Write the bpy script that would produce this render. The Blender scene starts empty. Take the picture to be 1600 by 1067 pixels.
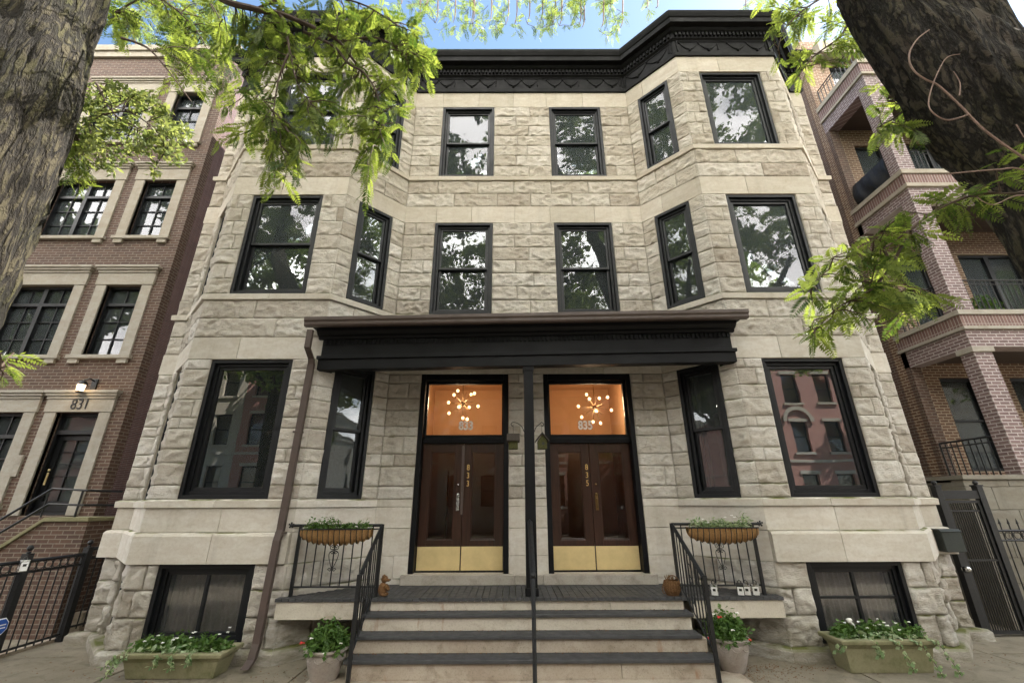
import bpy, math, random
import numpy as np
from mathutils import Vector, Matrix
R = math.radians
random.seed(7); rng = np.random.default_rng(7)
sc = bpy.context.scene
S = 1.15            # metres per layout unit
ZG = 1.72           # camera eye above the pavement, in layout units
# ------------------------------------------------------------------ camera
F, PITCH, YAW, ROLL, CX = 672.64, R(20.586), R(0.158), R(-0.2106), -0.2418
cam = bpy.data.cameras.new('camera'); co = bpy.data.objects.new('camera', cam); sc.collection.objects.link(co)
cam.sensor_width = 36; cam.lens = F / 1600 * 36; cam.clip_start = .05; cam.clip_end = 2000
co.matrix_world = Matrix.Translation((CX*S, 0, ZG*S)) @ Matrix.Rotation(-YAW, 4, 'Z') @ Matrix.Rotation(R(90)+PITCH, 4, 'X') @ Matrix.Rotation(ROLL, 4, 'Z')
sc.camera = co
# ------------------------------------------------------------------ world, sun, exposure
SUN_EL, SUN_AZ = 54, 66           # azimuth: degrees to the right of the facade's normal (towards +X from +Y)
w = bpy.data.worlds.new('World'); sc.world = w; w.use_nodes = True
nt = w.node_tree; nt.nodes.clear()
def N(t, ty, **k):
    n = t.nodes.new(ty)
    for a, b in k.items():
        if a.startswith('i_'): n.inputs[a[2:].replace('_', ' ')].default_value = b
        else: setattr(n, a, b)
    return n
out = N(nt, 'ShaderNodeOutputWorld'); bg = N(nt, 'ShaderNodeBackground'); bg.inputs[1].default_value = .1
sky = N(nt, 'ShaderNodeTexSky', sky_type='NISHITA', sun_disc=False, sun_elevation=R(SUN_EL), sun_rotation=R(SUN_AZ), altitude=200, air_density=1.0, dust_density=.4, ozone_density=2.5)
tc = N(nt, 'ShaderNodeTexCoord')
sep = N(nt, 'ShaderNodeSeparateXYZ'); nt.links.new(tc.outputs['Generated'], sep.inputs[0])
mp = N(nt, 'ShaderNodeMapping'); mp.inputs['Scale'].default_value = (1, 1, 3.2); nt.links.new(tc.outputs['Generated'], mp.inputs[0])
cn = N(nt, 'ShaderNodeTexNoise'); cn.inputs['Scale'].default_value = 2.6; cn.inputs['Detail'].default_value = 9; cn.inputs['Roughness'].default_value = .6
nt.links.new(mp.outputs[0], cn.inputs[0])
# added cloud behind the camera, lighting the facade; scattered streaks over the roofs
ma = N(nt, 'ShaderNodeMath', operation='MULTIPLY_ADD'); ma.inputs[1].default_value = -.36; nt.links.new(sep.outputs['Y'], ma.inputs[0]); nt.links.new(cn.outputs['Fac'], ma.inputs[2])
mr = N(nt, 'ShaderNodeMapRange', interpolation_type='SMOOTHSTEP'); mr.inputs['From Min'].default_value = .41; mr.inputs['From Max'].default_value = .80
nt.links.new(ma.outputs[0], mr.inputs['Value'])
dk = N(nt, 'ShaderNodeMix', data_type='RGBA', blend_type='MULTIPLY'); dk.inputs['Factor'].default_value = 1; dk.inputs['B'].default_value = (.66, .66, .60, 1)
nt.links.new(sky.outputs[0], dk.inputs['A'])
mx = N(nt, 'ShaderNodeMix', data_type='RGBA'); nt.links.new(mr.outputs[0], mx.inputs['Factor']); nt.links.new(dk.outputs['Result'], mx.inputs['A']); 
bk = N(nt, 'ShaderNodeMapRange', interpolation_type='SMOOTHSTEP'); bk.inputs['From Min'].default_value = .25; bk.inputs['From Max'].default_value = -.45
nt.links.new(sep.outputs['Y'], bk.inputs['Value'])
cl = N(nt, 'ShaderNodeMix', data_type='RGBA'); cl.inputs['A'].default_value = (6, 6.1, 6.2, 1); cl.inputs['B'].default_value = (29, 27.6, 26.6, 1)  # unseen clouds behind the camera made far brighter, to light the shaded front
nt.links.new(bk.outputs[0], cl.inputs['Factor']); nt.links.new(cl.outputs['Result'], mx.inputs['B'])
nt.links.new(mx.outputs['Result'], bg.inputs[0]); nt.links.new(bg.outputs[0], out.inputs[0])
sd = bpy.data.lights.new('sun', 'SUN'); sd.energy = 3.0; sd.angle = R(.5); sd.color = (1, .95, .86)
so = bpy.data.objects.new('sun', sd); sc.collection.objects.link(so)
sdir = Vector((math.sin(R(SUN_AZ))*math.cos(R(SUN_EL)), math.cos(R(SUN_AZ))*math.cos(R(SUN_EL)), math.sin(R(SUN_EL))))
so.rotation_euler = sdir.to_track_quat('Z', 'Y').to_euler(); so.location = (20, 10, 40)
sc.render.engine = 'CYCLES'
sc.view_settings.view_transform = 'Standard'; sc.view_settings.look = 'None'; sc.view_settings.gamma = 1
sc.view_settings.exposure = 2.46
sc.cycles.max_bounces = 8; sc.cycles.transparent_max_bounces = 12

# ------------------------------------------------------------------ helpers
col = sc.collection
W = {}              # world location (m) of every thing, so that parts can be given local coordinates
MATS = {}
def P3(x, y, z): return ((x)*S, (y)*S, (z+ZG)*S)
def ray(u, v):
    a, b = u-800, v-533.5
    uu = a*math.cos(ROLL)+b*math.sin(ROLL); vv = -a*math.sin(ROLL)+b*math.cos(ROLL)
    xr, up = uu/F, -vv/F
    yf = math.cos(PITCH)-up*math.sin(PITCH); z = math.sin(PITCH)+up*math.cos(PITCH)
    return np.array([xr*math.cos(YAW)+yf*math.sin(YAW), -xr*math.sin(YAW)+yf*math.cos(YAW), z])
def at(u, v, y):
    r = ray(u, v); return np.array([CX, 0, 0])+r*y/r[1]
def atx(u, v, x):
    r = ray(u, v); return np.array([CX, 0, 0])+r*(x-CX)/r[0]
def tag(o, label=None, cat=None, group=None, kind=None):
    if label: o['label'] = label
    if cat: o['category'] = cat
    if group: o['group'] = group
    if kind: o['kind'] = kind
    return o
def thing(name, label, cat, loc, group=None):
    o = bpy.data.objects.new(name, None); col.objects.link(o); o.empty_display_size = .1
    o.location = P3(*loc); W[o.name] = Vector(o.location)
    return tag(o, label, cat, group)
class MB:
    def __init__(s): s.v = []; s.f = []; s.t = []; s.M = None; s.n = 0
    def add(s, vs, fs, tone=None):
        vs = np.asarray(vs, float).reshape(-1, 3)
        if s.M is not None: vs = s.M(vs)
        s.v.append(vs); k = s.n; s.n += len(vs)
        s.f.extend([tuple(i+k for i in f) for f in fs])
        s.t.append(np.full(len(vs), .5 if tone is None else tone))
        return s
    def box(s, x0, x1, y0, y1, z0, z1, tone=None):
        if x0 > x1: x0, x1 = x1, x0
        if y0 > y1: y0, y1 = y1, y0
        if z0 > z1: z0, z1 = z1, z0
        return s.add([(x0,y0,z0),(x1,y0,z0),(x1,y1,z0),(x0,y1,z0),(x0,y0,z1),(x1,y0,z1),(x1,y1,z1),(x0,y1,z1)],
                     [(0,3,2,1),(4,5,6,7),(0,1,5,4),(1,2,6,5),(2,3,7,6),(3,0,4,7)], tone)
    def tube(s, pts, r, n=8, cap=True, tone=None):
        pts = [np.array(p, float) for p in pts]; m = len(pts)
        rs = [r]*m if np.isscalar(r) else r
        vs = []; prev = None
        for i, p in enumerate(pts):
            d = pts[min(i+1, m-1)]-pts[max(i-1, 0)]; d = d/(np.linalg.norm(d)+1e-9)
            if prev is None:
                a = np.array([0, 0, 1.]) if abs(d[2]) < .9 else np.array([1., 0, 0])
                x = np.cross(a, d)
            else: x = prev-d*np.dot(prev, d)
            x /= np.linalg.norm(x)+1e-9; prev = x; y = np.cross(d, x)
            for k in range(n):
                t = 2*math.pi*k/n; vs.append(p+rs[i]*(math.cos(t)*x+math.sin(t)*y))
        fs = [(i*n+k, i*n+(k+1) % n, (i+1)*n+(k+1) % n, (i+1)*n+k) for i in range(m-1) for k in range(n)]
        if cap: fs += [tuple(range(n-1, -1, -1)), tuple((m-1)*n+k for k in range(n))]
        return s.add(vs, fs, tone)
    def bar(s, a, b, wx, wy=None, tone=None):      # square bar between two points
        return s.tube([a, b], (wx/2)*1.3, 4, True, tone)
    def lathe(s, c, prof, n=24, tone=None):
        vs = [(c[0]+r*math.cos(2*math.pi*k/n), c[1]+r*math.sin(2*math.pi*k/n), c[2]+z) for r, z in prof for k in range(n)]
        m = len(prof)
        fs = [(i*n+k, i*n+(k+1) % n, (i+1)*n+(k+1) % n, (i+1)*n+k) for i in range(m-1) for k in range(n)]
        return s.add(vs, fs, tone)
    def ball(s, c, r, n=10, m=6, sq=(1,1,1), tone=None):
        vs = []; 
        for i in range(m+1):
            a = math.pi*i/m
            for k in range(n):
                b = 2*math.pi*k/n; vs.append((c[0]+r*sq[0]*math.sin(a)*math.cos(b), c[1]+r*sq[1]*math.sin(a)*math.sin(b), c[2]+r*sq[2]*math.cos(a)))
        fs = [(i*n+k, (i+1)*n+k, (i+1)*n+(k+1) % n, i*n+(k+1) % n) for i in range(m) for k in range(n)]
        return s.add(vs, fs, tone)
    def prism(s, poly, h0, h1, ax='z', tone=None): # poly 2-D, extruded along ax
        n = len(poly); ar = sum(poly[i][0]*poly[(i+1) % n][1]-poly[(i+1) % n][0]*poly[i][1] for i in range(n))
        if ar < 0: poly = poly[::-1]
        def p(a, b, h): return {'z': (a, b, h), 'y': (a, h, b), 'x': (h, a, b)}[ax]
        vs = [p(a, b, h0) for a, b in poly]+[p(a, b, h1) for a, b in poly]
        fs = [tuple(range(n-1, -1, -1)), tuple(range(n, 2*n))]+[(i, (i+1) % n, n+(i+1) % n, n+i) for i in range(n)]
        return s.add(vs, fs, tone)
    def build(s, name, mat, parent=None, smooth=False, bevel=0, org=None, kind=None):
        me = bpy.data.meshes.new(name)
        vs = np.concatenate(s.v) if s.v else np.zeros((0, 3))
        vs = (vs+np.array([0, 0, ZG]))*S
        if parent is not None: o0 = np.array(W[parent.name])
        elif org is not None: o0 = np.array(P3(*org))
        else: o0 = np.zeros(3)
        me.from_pydata((vs-o0).tolist(), [], s.f)
        a = me.attributes.new('tone', 'FLOAT', 'POINT'); a.data.foreach_set('value', np.concatenate(s.t).astype('f') if s.t else [])
        if smooth: me.polygons.foreach_set('use_smooth', [True]*len(me.polygons))
        me.materials.append(MATS[mat] if isinstance(mat, str) else mat); me.update()
        o = bpy.data.objects.new(name, me); col.objects.link(o)
        if parent is not None: o.parent = parent; W[o.name] = Vector(o0)
        else: o.location = o0; W[o.name] = Vector(o0)
        if kind: o['kind'] = kind
        if bevel:
            b = o.modifiers.new('bevel', 'BEVEL'); b.width = bevel*S; b.segments = 2; b.limit_method = 'ANGLE'; b.angle_limit = R(40)
        return o
def copy_tree(o, loc=None, rz=None, label=None, parent=None):
    c = o.copy(); col.objects.link(c); W[c.name] = Vector(o.location) if loc is None else Vector(P3(*loc))
    if parent is not None: c.parent = parent
    if loc is not None: c.location = P3(*loc)
    if rz is not None: c.rotation_euler.z = rz
    if label: c['label'] = label
    for ch in list(o.children): copy_tree(ch, parent=c)
    return c
def text(name, body, size, pos, mat, parent, extrude=.006, rz=0, sx=1, bold=0):
    cu = bpy.data.curves.new(name, 'FONT'); cu.body = body; cu.size = size*S; cu.extrude = extrude*S; cu.offset = bold*S
    cu.align_x = 'CENTER'; cu.align_y = 'CENTER'
    tmp = bpy.data.objects.new('tmp', cu); col.objects.link(tmp)
    bpy.context.view_layer.update()
    me = bpy.data.meshes.new_from_object(tmp.evaluated_get(bpy.context.evaluated_depsgraph_get()))
    bpy.data.objects.remove(tmp); bpy.data.curves.remove(cu)
    me.transform(Matrix.Rotation(R(90), 4, 'X') @ Matrix.Scale(sx, 4, (1, 0, 0)))
    me.transform(Matrix.Rotation(rz, 4, 'Z')); me.transform(Matrix.Translation(Vector(P3(*pos))-W[parent.name]))
    me.materials.clear(); me.materials.append(MATS[mat])
    o = bpy.data.objects.new(name, me); col.objects.link(o); o.parent = parent; W[o.name] = W[parent.name]
    return o

# ------------------------------------------------------------------ materials
def newmat(name):
    m = bpy.data.materials.new(name); m.use_nodes = True; t = m.node_tree; t.nodes.clear()
    o = N(t, 'ShaderNodeOutputMaterial'); b = N(t, 'ShaderNodeBsdfPrincipled'); t.links.new(b.outputs[0], o.inputs[0])
    MATS[name] = m; return m, t, b, o
def ramp(t, fac, stops):
    r = N(t, 'ShaderNodeValToRGB'); e = r.color_ramp.elements
    while len(e) < len(stops): e.new(.5)
    for i, (p, c) in enumerate(stops): e[i].position = p; e[i].color = (*c, 1)
    t.links.new(fac, r.inputs[0]); return r.outputs[0]
def noise(t, vec, scale, detail=6, rough=.6, dist=0):
    n = N(t, 'ShaderNodeTexNoise'); n.inputs['Scale'].default_value = scale; n.inputs['Detail'].default_value = detail
    n.inputs['Roughness'].default_value = rough; n.inputs['Distortion'].default_value = dist
    t.links.new(vec, n.inputs['Vector']); return n.outputs['Fac']
def mixc(t, fac, a, b, mode='MIX'):
    m = N(t, 'ShaderNodeMix', data_type='RGBA', blend_type=mode)
    for sock, v in (('Factor', fac), ('A', a), ('B', b)):
        if isinstance(v, (int, float)): m.inputs[sock].default_value = v
        elif isinstance(v, tuple): m.inputs[sock].default_value = (*v, 1)
        else: t.links.new(v, m.inputs[sock])
    return m.outputs['Result']
def mrange(t, v, a, b, c=0, d=1):
    m = N(t, 'ShaderNodeMapRange'); t.links.new(v, m.inputs['Value'])
    for k, x in zip(('From Min', 'From Max', 'To Min', 'To Max'), (a, b, c, d)): m.inputs[k].default_value = x
    return m.outputs[0]
def mul(t, a, b, op='MULTIPLY'):
    m = N(t, 'ShaderNodeMath', operation=op)
    for i, v in enumerate((a, b)):
        if isinstance(v, (int, float)): m.inputs[i].default_value = v
        else: t.links.new(v, m.inputs[i])
    return m.outputs[0]
def bump(t, b, h, strength, dist):
    n = N(t, 'ShaderNodeBump'); n.inputs['Strength'].default_value = strength; n.inputs['Distance'].default_value = dist
    t.links.new(h, n.inputs['Height']); t.links.new(n.outputs[0], b.inputs['Normal'])
def wpos(t): return N(t, 'ShaderNodeNewGeometry').outputs['Position']
def stretch(t, v, s):
    m = N(t, 'ShaderNodeMapping'); m.inputs['Scale'].default_value = s; t.links.new(v, m.inputs[0]); return m.outputs[0]

def stone(name, c0, c1, c2, rough_face, moss=1.0):
    m, t, b, o = newmat(name); p = wpos(t)
    tone = N(t, 'ShaderNodeAttribute', attribute_name='tone').outputs['Fac']
    base = ramp(t, tone, [(0, c0), (.5, c1), (1, c2)])
    z = N(t, 'ShaderNodeSeparateXYZ'); t.links.new(p, z.inputs[0])
    # the upper storeys are a warmer, more buff stone
    warm = mixc(t, mrange(t, z.outputs['Z'], 4.5, 8.5), base, mixc(t, 1.0, base, (1.0, .955, .885), 'MULTIPLY'))
    v1 = noise(t, stretch(t, p, (1, 1, 2.6)), 3.2, 8, .65, .6)
    c = mixc(t, mrange(t, v1, .35, .7, 0, .6), warm, mixc(t, 1.0, warm, (.74, .66, .58), 'MULTIPLY'))
    v2 = noise(t, p, 22, 6, .7)
    c = mixc(t, mrange(t, v2, .45, .75, 0, .45), c, mixc(t, 1.0, c, (.70, .66, .60), 'MULTIPLY'))
    st = noise(t, stretch(t, p, (2.5, 2.5, .25)), 1.6, 5, .6)      # rain streaks
    c = mixc(t, mrange(t, st, .55, .75, 0, .35), c, mixc(t, 1.0, c, (.55, .53, .50), 'MULTIPLY'))
    # splash dirt and algae near the pavement and on ledges
    low = mrange(t, z.outputs['Z'], .9, 0.05, 0, 1)
    c = mixc(t, mul(t, low, mrange(t, v1, .3, .6, .2, .9)), c, (.22, .20, .15))
    nz = N(t, 'ShaderNodeSeparateXYZ'); t.links.new(N(t, 'ShaderNodeNewGeometry').outputs['Normal'], nz.inputs[0])
    up = mrange(t, nz.outputs['Z'], .5, .9); mo = mul(t, up, mrange(t, noise(t, p, 2.0, 3), .42, .6))
    if moss: c = mixc(t, mul(t, mo, moss), c, (.12, .13, .035))
    t.links.new(c, b.inputs['Base Color']); b.inputs['Roughness'].default_value = .88; b.inputs['Specular IOR Level'].default_value = .25
    n3 = noise(t, p, 55, 6, .7); n4 = noise(t, stretch(t, p, (1, 1, 1.8)), 14, 8, .65, 1.2)
    if rough_face:
        bump(t, b, mul(t, n4, mul(t, n3, .4), 'ADD'), .9, .03)
    else:
        bump(t, b, mul(t, n3, noise(t, stretch(t, p, (1, 1, 8)), 18, 3)), .2, .004)
    return m
stone('limestone_rock', (.45, .415, .37), (.58, .555, .51), (.66, .645, .615), True)
stone('limestone_smooth', (.53, .505, .455), (.59, .565, .515), (.64, .615, .57), False)
stone('limestone_grey', (.30, .29, .26), (.37, .355, .32), (.42, .40, .36), False)
stone('limestone_dark', (.20, .19, .17), (.25, .24, .21), (.29, .275, .24), False, .5)

def plain(name, c, rough=.5, metal=0, var=.25, scale=8, bmp=.1, bd=.003, spec=.5, coat=0):
    m, t, b, o = newmat(name); p = wpos(t)
    n = noise(t, p, scale, 7, .65)
    cc = mixc(t, mrange(t, n, .3, .75, 0, 1), c, tuple(x*(1-var) for x in c))
    t.links.new(cc, b.inputs['Base Color']); b.inputs['Metallic'].default_value = metal
    t.links.new(mrange(t, n, .3, .7, max(rough-.08, .02), min(rough+.12, 1)), b.inputs['Roughness'])
    b.inputs['Specular IOR Level'].default_value = spec; b.inputs['Coat Weight'].default_value = coat
    if bmp: bump(t, b, noise(t, p, scale*6, 4, .6), bmp, bd)
    return m
plain('mortar', (.50, .45, .375), .95, 0, .4, 14, .3)
plain('dark_paint', (.0045, .005, .007), .5, 0, .6, 4, .3, .003, .22)
plain('window_paint', (.004, .005, .007), .45, 0, .2, 5, .05, .001, .35)
plain('sash_paint', (.006, .007, .009), .4, 0, .2, 5, .05, .001, .4)
plain('cornice_paint', (.0040, .0038, .0042), .6, 0, .6, 5, .4, .004, .2)
plain('gutter_brown', (.085, .060, .052), .45, 0, .3, 4, .05)
plain('iron', (.008, .009, .011), .45, 0, .4, 30, .2, .001)
plain('black_iron', (.010, .010, .011), .5, 0, .4, 30, .2, .001)
plain('brass', (.80, .64, .33), .5, .55, .22, 3, .04, .001)
plain('gold_leaf', (.75, .50, .18), .4, .2, .1, 20, 0)
plain('dark_brass', (.30, .20, .09), .35, 1, .3, 20, .04)
plain('steel', (.6, .6, .6), .25, 1, .1, 20, 0)
plain('slate_tread', (.055, .056, .060), .6, 0, .45, 9, .2, .003)
plain('white_plastic', (.9, .9, .9), .4, 0, .06, 20, 0)
plain('black_plastic', (.02, .02, .02), .4, 0, .1, 20, 0)
plain('shingle', (.05, .055, .055), .95, 0, .6, 22, .8, .01)
plain('interior_dark', (.03, .028, .026), .9, 0, .3, 3, 0)
plain('interior_grey', (.10, .10, .095), .9, 0, .3, 3, 0)
plain('plaster_warm', (.56, .35, .195), .8, 0, .15, 2, 0)
plain('room_floor', (.05, .024, .014), .35, 0, .3, 6, 0)
plain('curtain_white', (.82, .82, .78), .9, 0, .12, 8, .1)
plain('screen_mesh', (.42, .37, .32), .9, 0, .3, 40, .2)
plain('coir', (.46, .26, .10), .95, 0, .5, 60, 1, .012)
plain('wicker', (.24, .12, .045), .9, 0, .6, 70, 1, .01)
plain('tarp_black', (.006, .006, .007), .6, 0, .2, 10, .4, .01)
plain('flower_white', (.85, .83, .80), .6, 0, .1, 30, 0)
plain('flower_red', (.65, .04, .04), .6, 0, .3, 30, 0)
plain('flower_pink', (.75, .35, .33), .6, 0, .3, 30, 0)
plain('blue_sign', (.02, .10, .45), .35, 0, .05, 20, 0)
plain('shade_beige', (.42, .39, .33), .9, 0, .1, 6, 0)
plain('soil', (.035, .024, .016), .95, 0, .5, 30, .8, .01)
plain('asphalt', (.05, .05, .052), .9, 0, .3, 30, .4, .004)
plain('moss_roof', (.055, .042, .034), .95, 0, .5, 60, 1, .01)
plain('moss_green', (.075, .075, .018), .95, 0, .6, 50, 1, .01)

def wood(name, c0, c1, rough=.35, axis=(1, 1, .06), sc_=26, coat=.4):
    m, t, b, o = newmat(name); p = wpos(t); n = noise(t, stretch(t, p, axis), sc_, 6, .6, .8)
    t.links.new(ramp(t, n, [(.3, c0), (.7, c1)]), b.inputs['Base Color']); b.inputs['Roughness'].default_value = rough
    b.inputs['Coat Weight'].default_value = coat; b.inputs['Coat Roughness'].default_value = .15; bump(t, b, n, .1, .002); return m
wood('mahogany', (.018, .007, .004), (.050, .019, .011), .28)
wood('soffit_boards', (.030, .018, .014), (.055, .032, .024), .7, (.3, 14, 1), 2.5, 0)

def brick(name, c1, c2, mortar, bw=.2, bh=.0685, ms=.009, rowoff=.5):
    m, t, b, o = newmat(name); p = wpos(t)
    s = N(t, 'ShaderNodeSeparateXYZ'); t.links.new(p, s.inputs[0])
    c = N(t, 'ShaderNodeCombineXYZ'); t.links.new(mul(t, s.outputs['X'], s.outputs['Y'], 'ADD'), c.inputs[0]); t.links.new(s.outputs['Z'], c.inputs[1])
    br = N(t, 'ShaderNodeTexBrick'); t.links.new(c.outputs[0], br.inputs['Vector'])
    for k, v in (('Color1', (*c1, 1)), ('Color2', (*c2, 1)), ('Mortar', (*mortar, 1)), ('Scale', 1), ('Mortar Size', ms), ('Mortar Smooth', .15), ('Bias', 0), ('Brick Width', bw), ('Row Height', bh)): br.inputs[k].default_value = v
    br.offset = rowoff
    n = noise(t, p, 5, 7, .7); n2 = noise(t, p, 60, 4)
    cc = mixc(t, mrange(t, n, .35, .7, 0, .55), br.outputs['Color'], mixc(t, 1.0, br.outputs['Color'], (.55, .52, .52), 'MULTIPLY'))
    cc = mixc(t, mrange(t, n2, .4, .7, 0, .35), cc, mixc(t, 1.0, cc, (.6, .6, .6), 'MULTIPLY'))
    t.links.new(cc, b.inputs['Base Color']); b.inputs['Roughness'].default_value = .85
    h = mul(t, mul(t, br.outputs['Fac'], -1.0), mul(t, n2, .25), 'ADD'); bump(t, b, h, .6, .008); return m
brick('brick_brown', (.120, .066, .045), (.082, .046, .034), (.20, .165, .13))
brick('brick_purple', (.17, .085, .085), (.13, .066, .072), (.24, .20, .19), .22, .035, .006)
brick('brick_buff', (.19, .105, .062), (.125, .066, .042), (.40, .32, .23), .2, .0685, .011)
brick('brick_pale', (.24, .165, .165), (.17, .115, .115), (.48, .43, .42), .2, .0685, .010)
brick('brick_soldier', (.22, .13, .115), (.16, .09, .08), (.36, .30, .27), .07, .5, .009, 0)
brick('brick_red', (.62, .30, .24), (.52, .23, .19), (.55, .45, .40))

def glassmat(name, ior=1.5, tint=(.75, .78, .76), wav=.05, dark=0):
    m = bpy.data.materials.new(name); m.use_nodes = True; t = m.node_tree; t.nodes.clear(); MATS[name] = m
    o = N(t, 'ShaderNodeOutputMaterial'); g = N(t, 'ShaderNodeBsdfGlossy'); g.inputs['Roughness'].default_value = .004; g.inputs['Color'].default_value = (.95, .97, 1, 1)
    tr = N(t, 'ShaderNodeBsdfTransparent'); tr.inputs['Color'].default_value = (*tint, 1)
    fr = N(t, 'ShaderNodeFresnel'); fr.inputs['IOR'].default_value = ior
    bp = N(t, 'ShaderNodeBump'); bp.inputs['Strength'].default_value = wav; bp.inputs['Distance'].default_value = .05
    t.links.new(noise(t, wpos(t), 1.7, 2, .5), bp.inputs['Height']); t.links.new(bp.outputs[0], g.inputs['Normal'])
    mx = N(t, 'ShaderNodeMixShader'); t.links.new(fr.outputs[0], mx.inputs[0]); t.links.new(tr.outputs[0], mx.inputs[1]); t.links.new(g.outputs[0], mx.inputs[2]); 
    df = N(t, 'ShaderNodeBsdfDiffuse'); df.inputs['Color'].default_value = (.33, .37, .39, 1); m2 = N(t, 'ShaderNodeMixShader'); m2.inputs[0].default_value = dark  # grey-blue diffuse veil painted into the glass to soften reflection contrast
    t.links.new(mx.outputs[0], m2.inputs[1]); t.links.new(df.outputs[0], m2.inputs[2]); t.links.new(m2.outputs[0], o.inputs[0])
glassmat('glass', dark=.075); glassmat('glass_coated', 2.7, (.7, .74, .72), .012, .03); glassmat('glass_clear', 1.45, (.9, .9, .9), .01); glassmat('glass_dim', 1.4, (.85, .85, .85), .01, .04)

def emis(name, c, s):
    m, t, b, o = newmat(name); b.inputs['Base Color'].default_value = (*c, 1); b.inputs['Emission Color'].default_value = (*c, 1); b.inputs['Emission Strength'].default_value = s
emis('bulb', (1, .62, .30), .8); emis('lantern_glow', (1, .72, .45), 1.1); emis('ceiling_spot', (1, .93, .8), 3)

def leafmat(name, c0, c1, trans=.5, gl=.025):
    m = bpy.data.materials.new(name); m.use_nodes = True; t = m.node_tree; t.nodes.clear(); MATS[name] = m
    o = N(t, 'ShaderNodeOutputMaterial'); tone = N(t, 'ShaderNodeAttribute', attribute_name='tone').outputs['Fac']
    c = ramp(t, tone, [(0, c0), (1, c1)])
    d = N(t, 'ShaderNodeBsdfDiffuse'); tl = N(t, 'ShaderNodeBsdfTranslucent'); g = N(t, 'ShaderNodeBsdfGlossy'); g.inputs['Roughness'].default_value = .4
    t.links.new(c, d.inputs[0]); t.links.new(mixc(t, 1.0, c, (1.5, 1.45, .8), 'MULTIPLY'), tl.inputs[0])
    a = N(t, 'ShaderNodeMixShader'); a.inputs[0].default_value = trans; t.links.new(d.outputs[0], a.inputs[1]); t.links.new(tl.outputs[0], a.inputs[2])
    b = N(t, 'ShaderNodeMixShader'); b.inputs[0].default_value = gl; t.links.new(a.outputs[0], b.inputs[1]); t.links.new(g.outputs[0], b.inputs[2]); t.links.new(b.outputs[0], o.inputs[0])
leafmat('locust_leaf', (.045, .085, .020), (.25, .31, .085), .5)
leafmat('maple_leaf', (.12, .17, .07), (.34, .38, .18), .5)
leafmat('far_leaf', (.08, .13, .04), (.22, .29, .09), .5)
leafmat('shrub_leaf', (.045, .10, .022), (.13, .22, .06), .3)
leafmat('ivy_variegated', (.10, .19, .07), (.45, .52, .36), .3)

def bark(name, c0, c1, c2, moss):
    m, t, b, o = newmat(name); p = wpos(t)
    warp = N(t, 'ShaderNodeTexNoise'); warp.inputs['Scale'].default_value = 2.2; warp.inputs['Detail'].default_value = 4; t.links.new(p, warp.inputs[0])
    mv = N(t, 'ShaderNodeMix', data_type='VECTOR'); mv.inputs['Factor'].default_value = .07; t.links.new(p, mv.inputs[4]); t.links.new(warp.outputs['Color'], mv.inputs[5])
    a = stretch(t, mv.outputs[1], (1, 1, .17)); rid = mul(t, mul(t, mul(t, noise(t, a, 17, 5, .55), .5, 'SUBTRACT'), 1, 'MULTIPLY'), 0, 'ADD')
    ab = N(t, 'ShaderNodeMath', operation='ABSOLUTE'); t.links.new(rid, ab.inputs[0])
    br = N(t, 'ShaderNodeMath', operation='ABSOLUTE'); t.links.new(mul(t, noise(t, stretch(t, p, (1, 1, .8)), 9, 5, .6), .5, 'SUBTRACT'), br.inputs[0])
    n1 = noise(t, stretch(t, p, (1, 1, .5)), 70, 6, .75)
    h = mul(t, mul(t, mrange(t, ab.outputs[0], 0, .11), mrange(t, br.outputs[0], 0, .05, .72, 1)), mul(t, n1, .35), 'ADD')
    c = ramp(t, h, [(.18, c0), (.75, c1), (1.25, c2)])
    mo = mrange(t, noise(t, p, 1.3, 5), .45, .65, 0, moss); c = mixc(t, mo, c, mixc(t, 1.0, c, (.85, 1.05, .45), 'MULTIPLY'))
    t.links.new(c, b.inputs['Base Color']); b.inputs['Roughness'].default_value = .95; bump(t, b, h, 1.0, .03)
bark('bark', (.012, .0085, .0055), (.038, .029, .018), (.080, .066, .038), 1.0)
bark('bark_dark', (.010, .0075, .006), (.036, .028, .022), (.078, .062, .047), .45)
plain('twig', (.10, .065, .045), .8, 0, .4, 20, .2)
plain('pale_twig', (.28, .18, .14), .7, 0, .3, 20, .2)

# pavement, step stone, trough
def concrete(name, c0, c1, stain, joints=False):
    m, t, b, o = newmat(name); p = wpos(t)
    n = noise(t, p, 1.1, 8, .62); n2 = noise(t, p, 45, 6, .75); n3 = noise(t, p, 5, 6, .6, .5)
    c = mixc(t, mrange(t, n, .35, .68), c0, c1); c = mixc(t, mrange(t, n3, .5, .72, 0, .75), c, stain)
    c = mixc(t, mrange(t, n2, .5, .7, 0, .5), c, mixc(t, 1.0, c, (.5, .48, .45), 'MULTIPLY'))
    if 'ste' in name or 'riser' in name:
        pit = mrange(t, noise(t, p, 60, 3, .8), .60, .68, 0, .75 if 'ste' in name else .35); c = mixc(t, mul(t, pit, mrange(t, n3, .3, .6, .3, 1)), c, (.06, .035, .02))
        rs = mrange(t, noise(t, stretch(t, p, (1, 1, .3)), 7, 3, .5), .66, .74, 0, .6); c = mixc(t, rs, c, (.26, .12, .05))
    t.links.new(c, b.inputs['Base Color']); b.inputs['Roughness'].default_value = .85; bump(t, b, mul(t, n2, n3), .5, .01)
concrete('pavement', (.25, .22, .17), (.165, .14, .10), (.09, .08, .05))
concrete('step_stone', (.44, .39, .32), (.33, .27, .21), (.17, .13, .09))
concrete('riser_cream', (.56, .52, .44), (.48, .43, .36), (.34, .28, .21))
concrete('trough_stone', (.25, .235, .14), (.17, .16, .08), (.10, .11, .035))
concrete('pot_stone', (.34, .30, .26), (.24, .20, .17), (.40, .36, .33))
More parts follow.
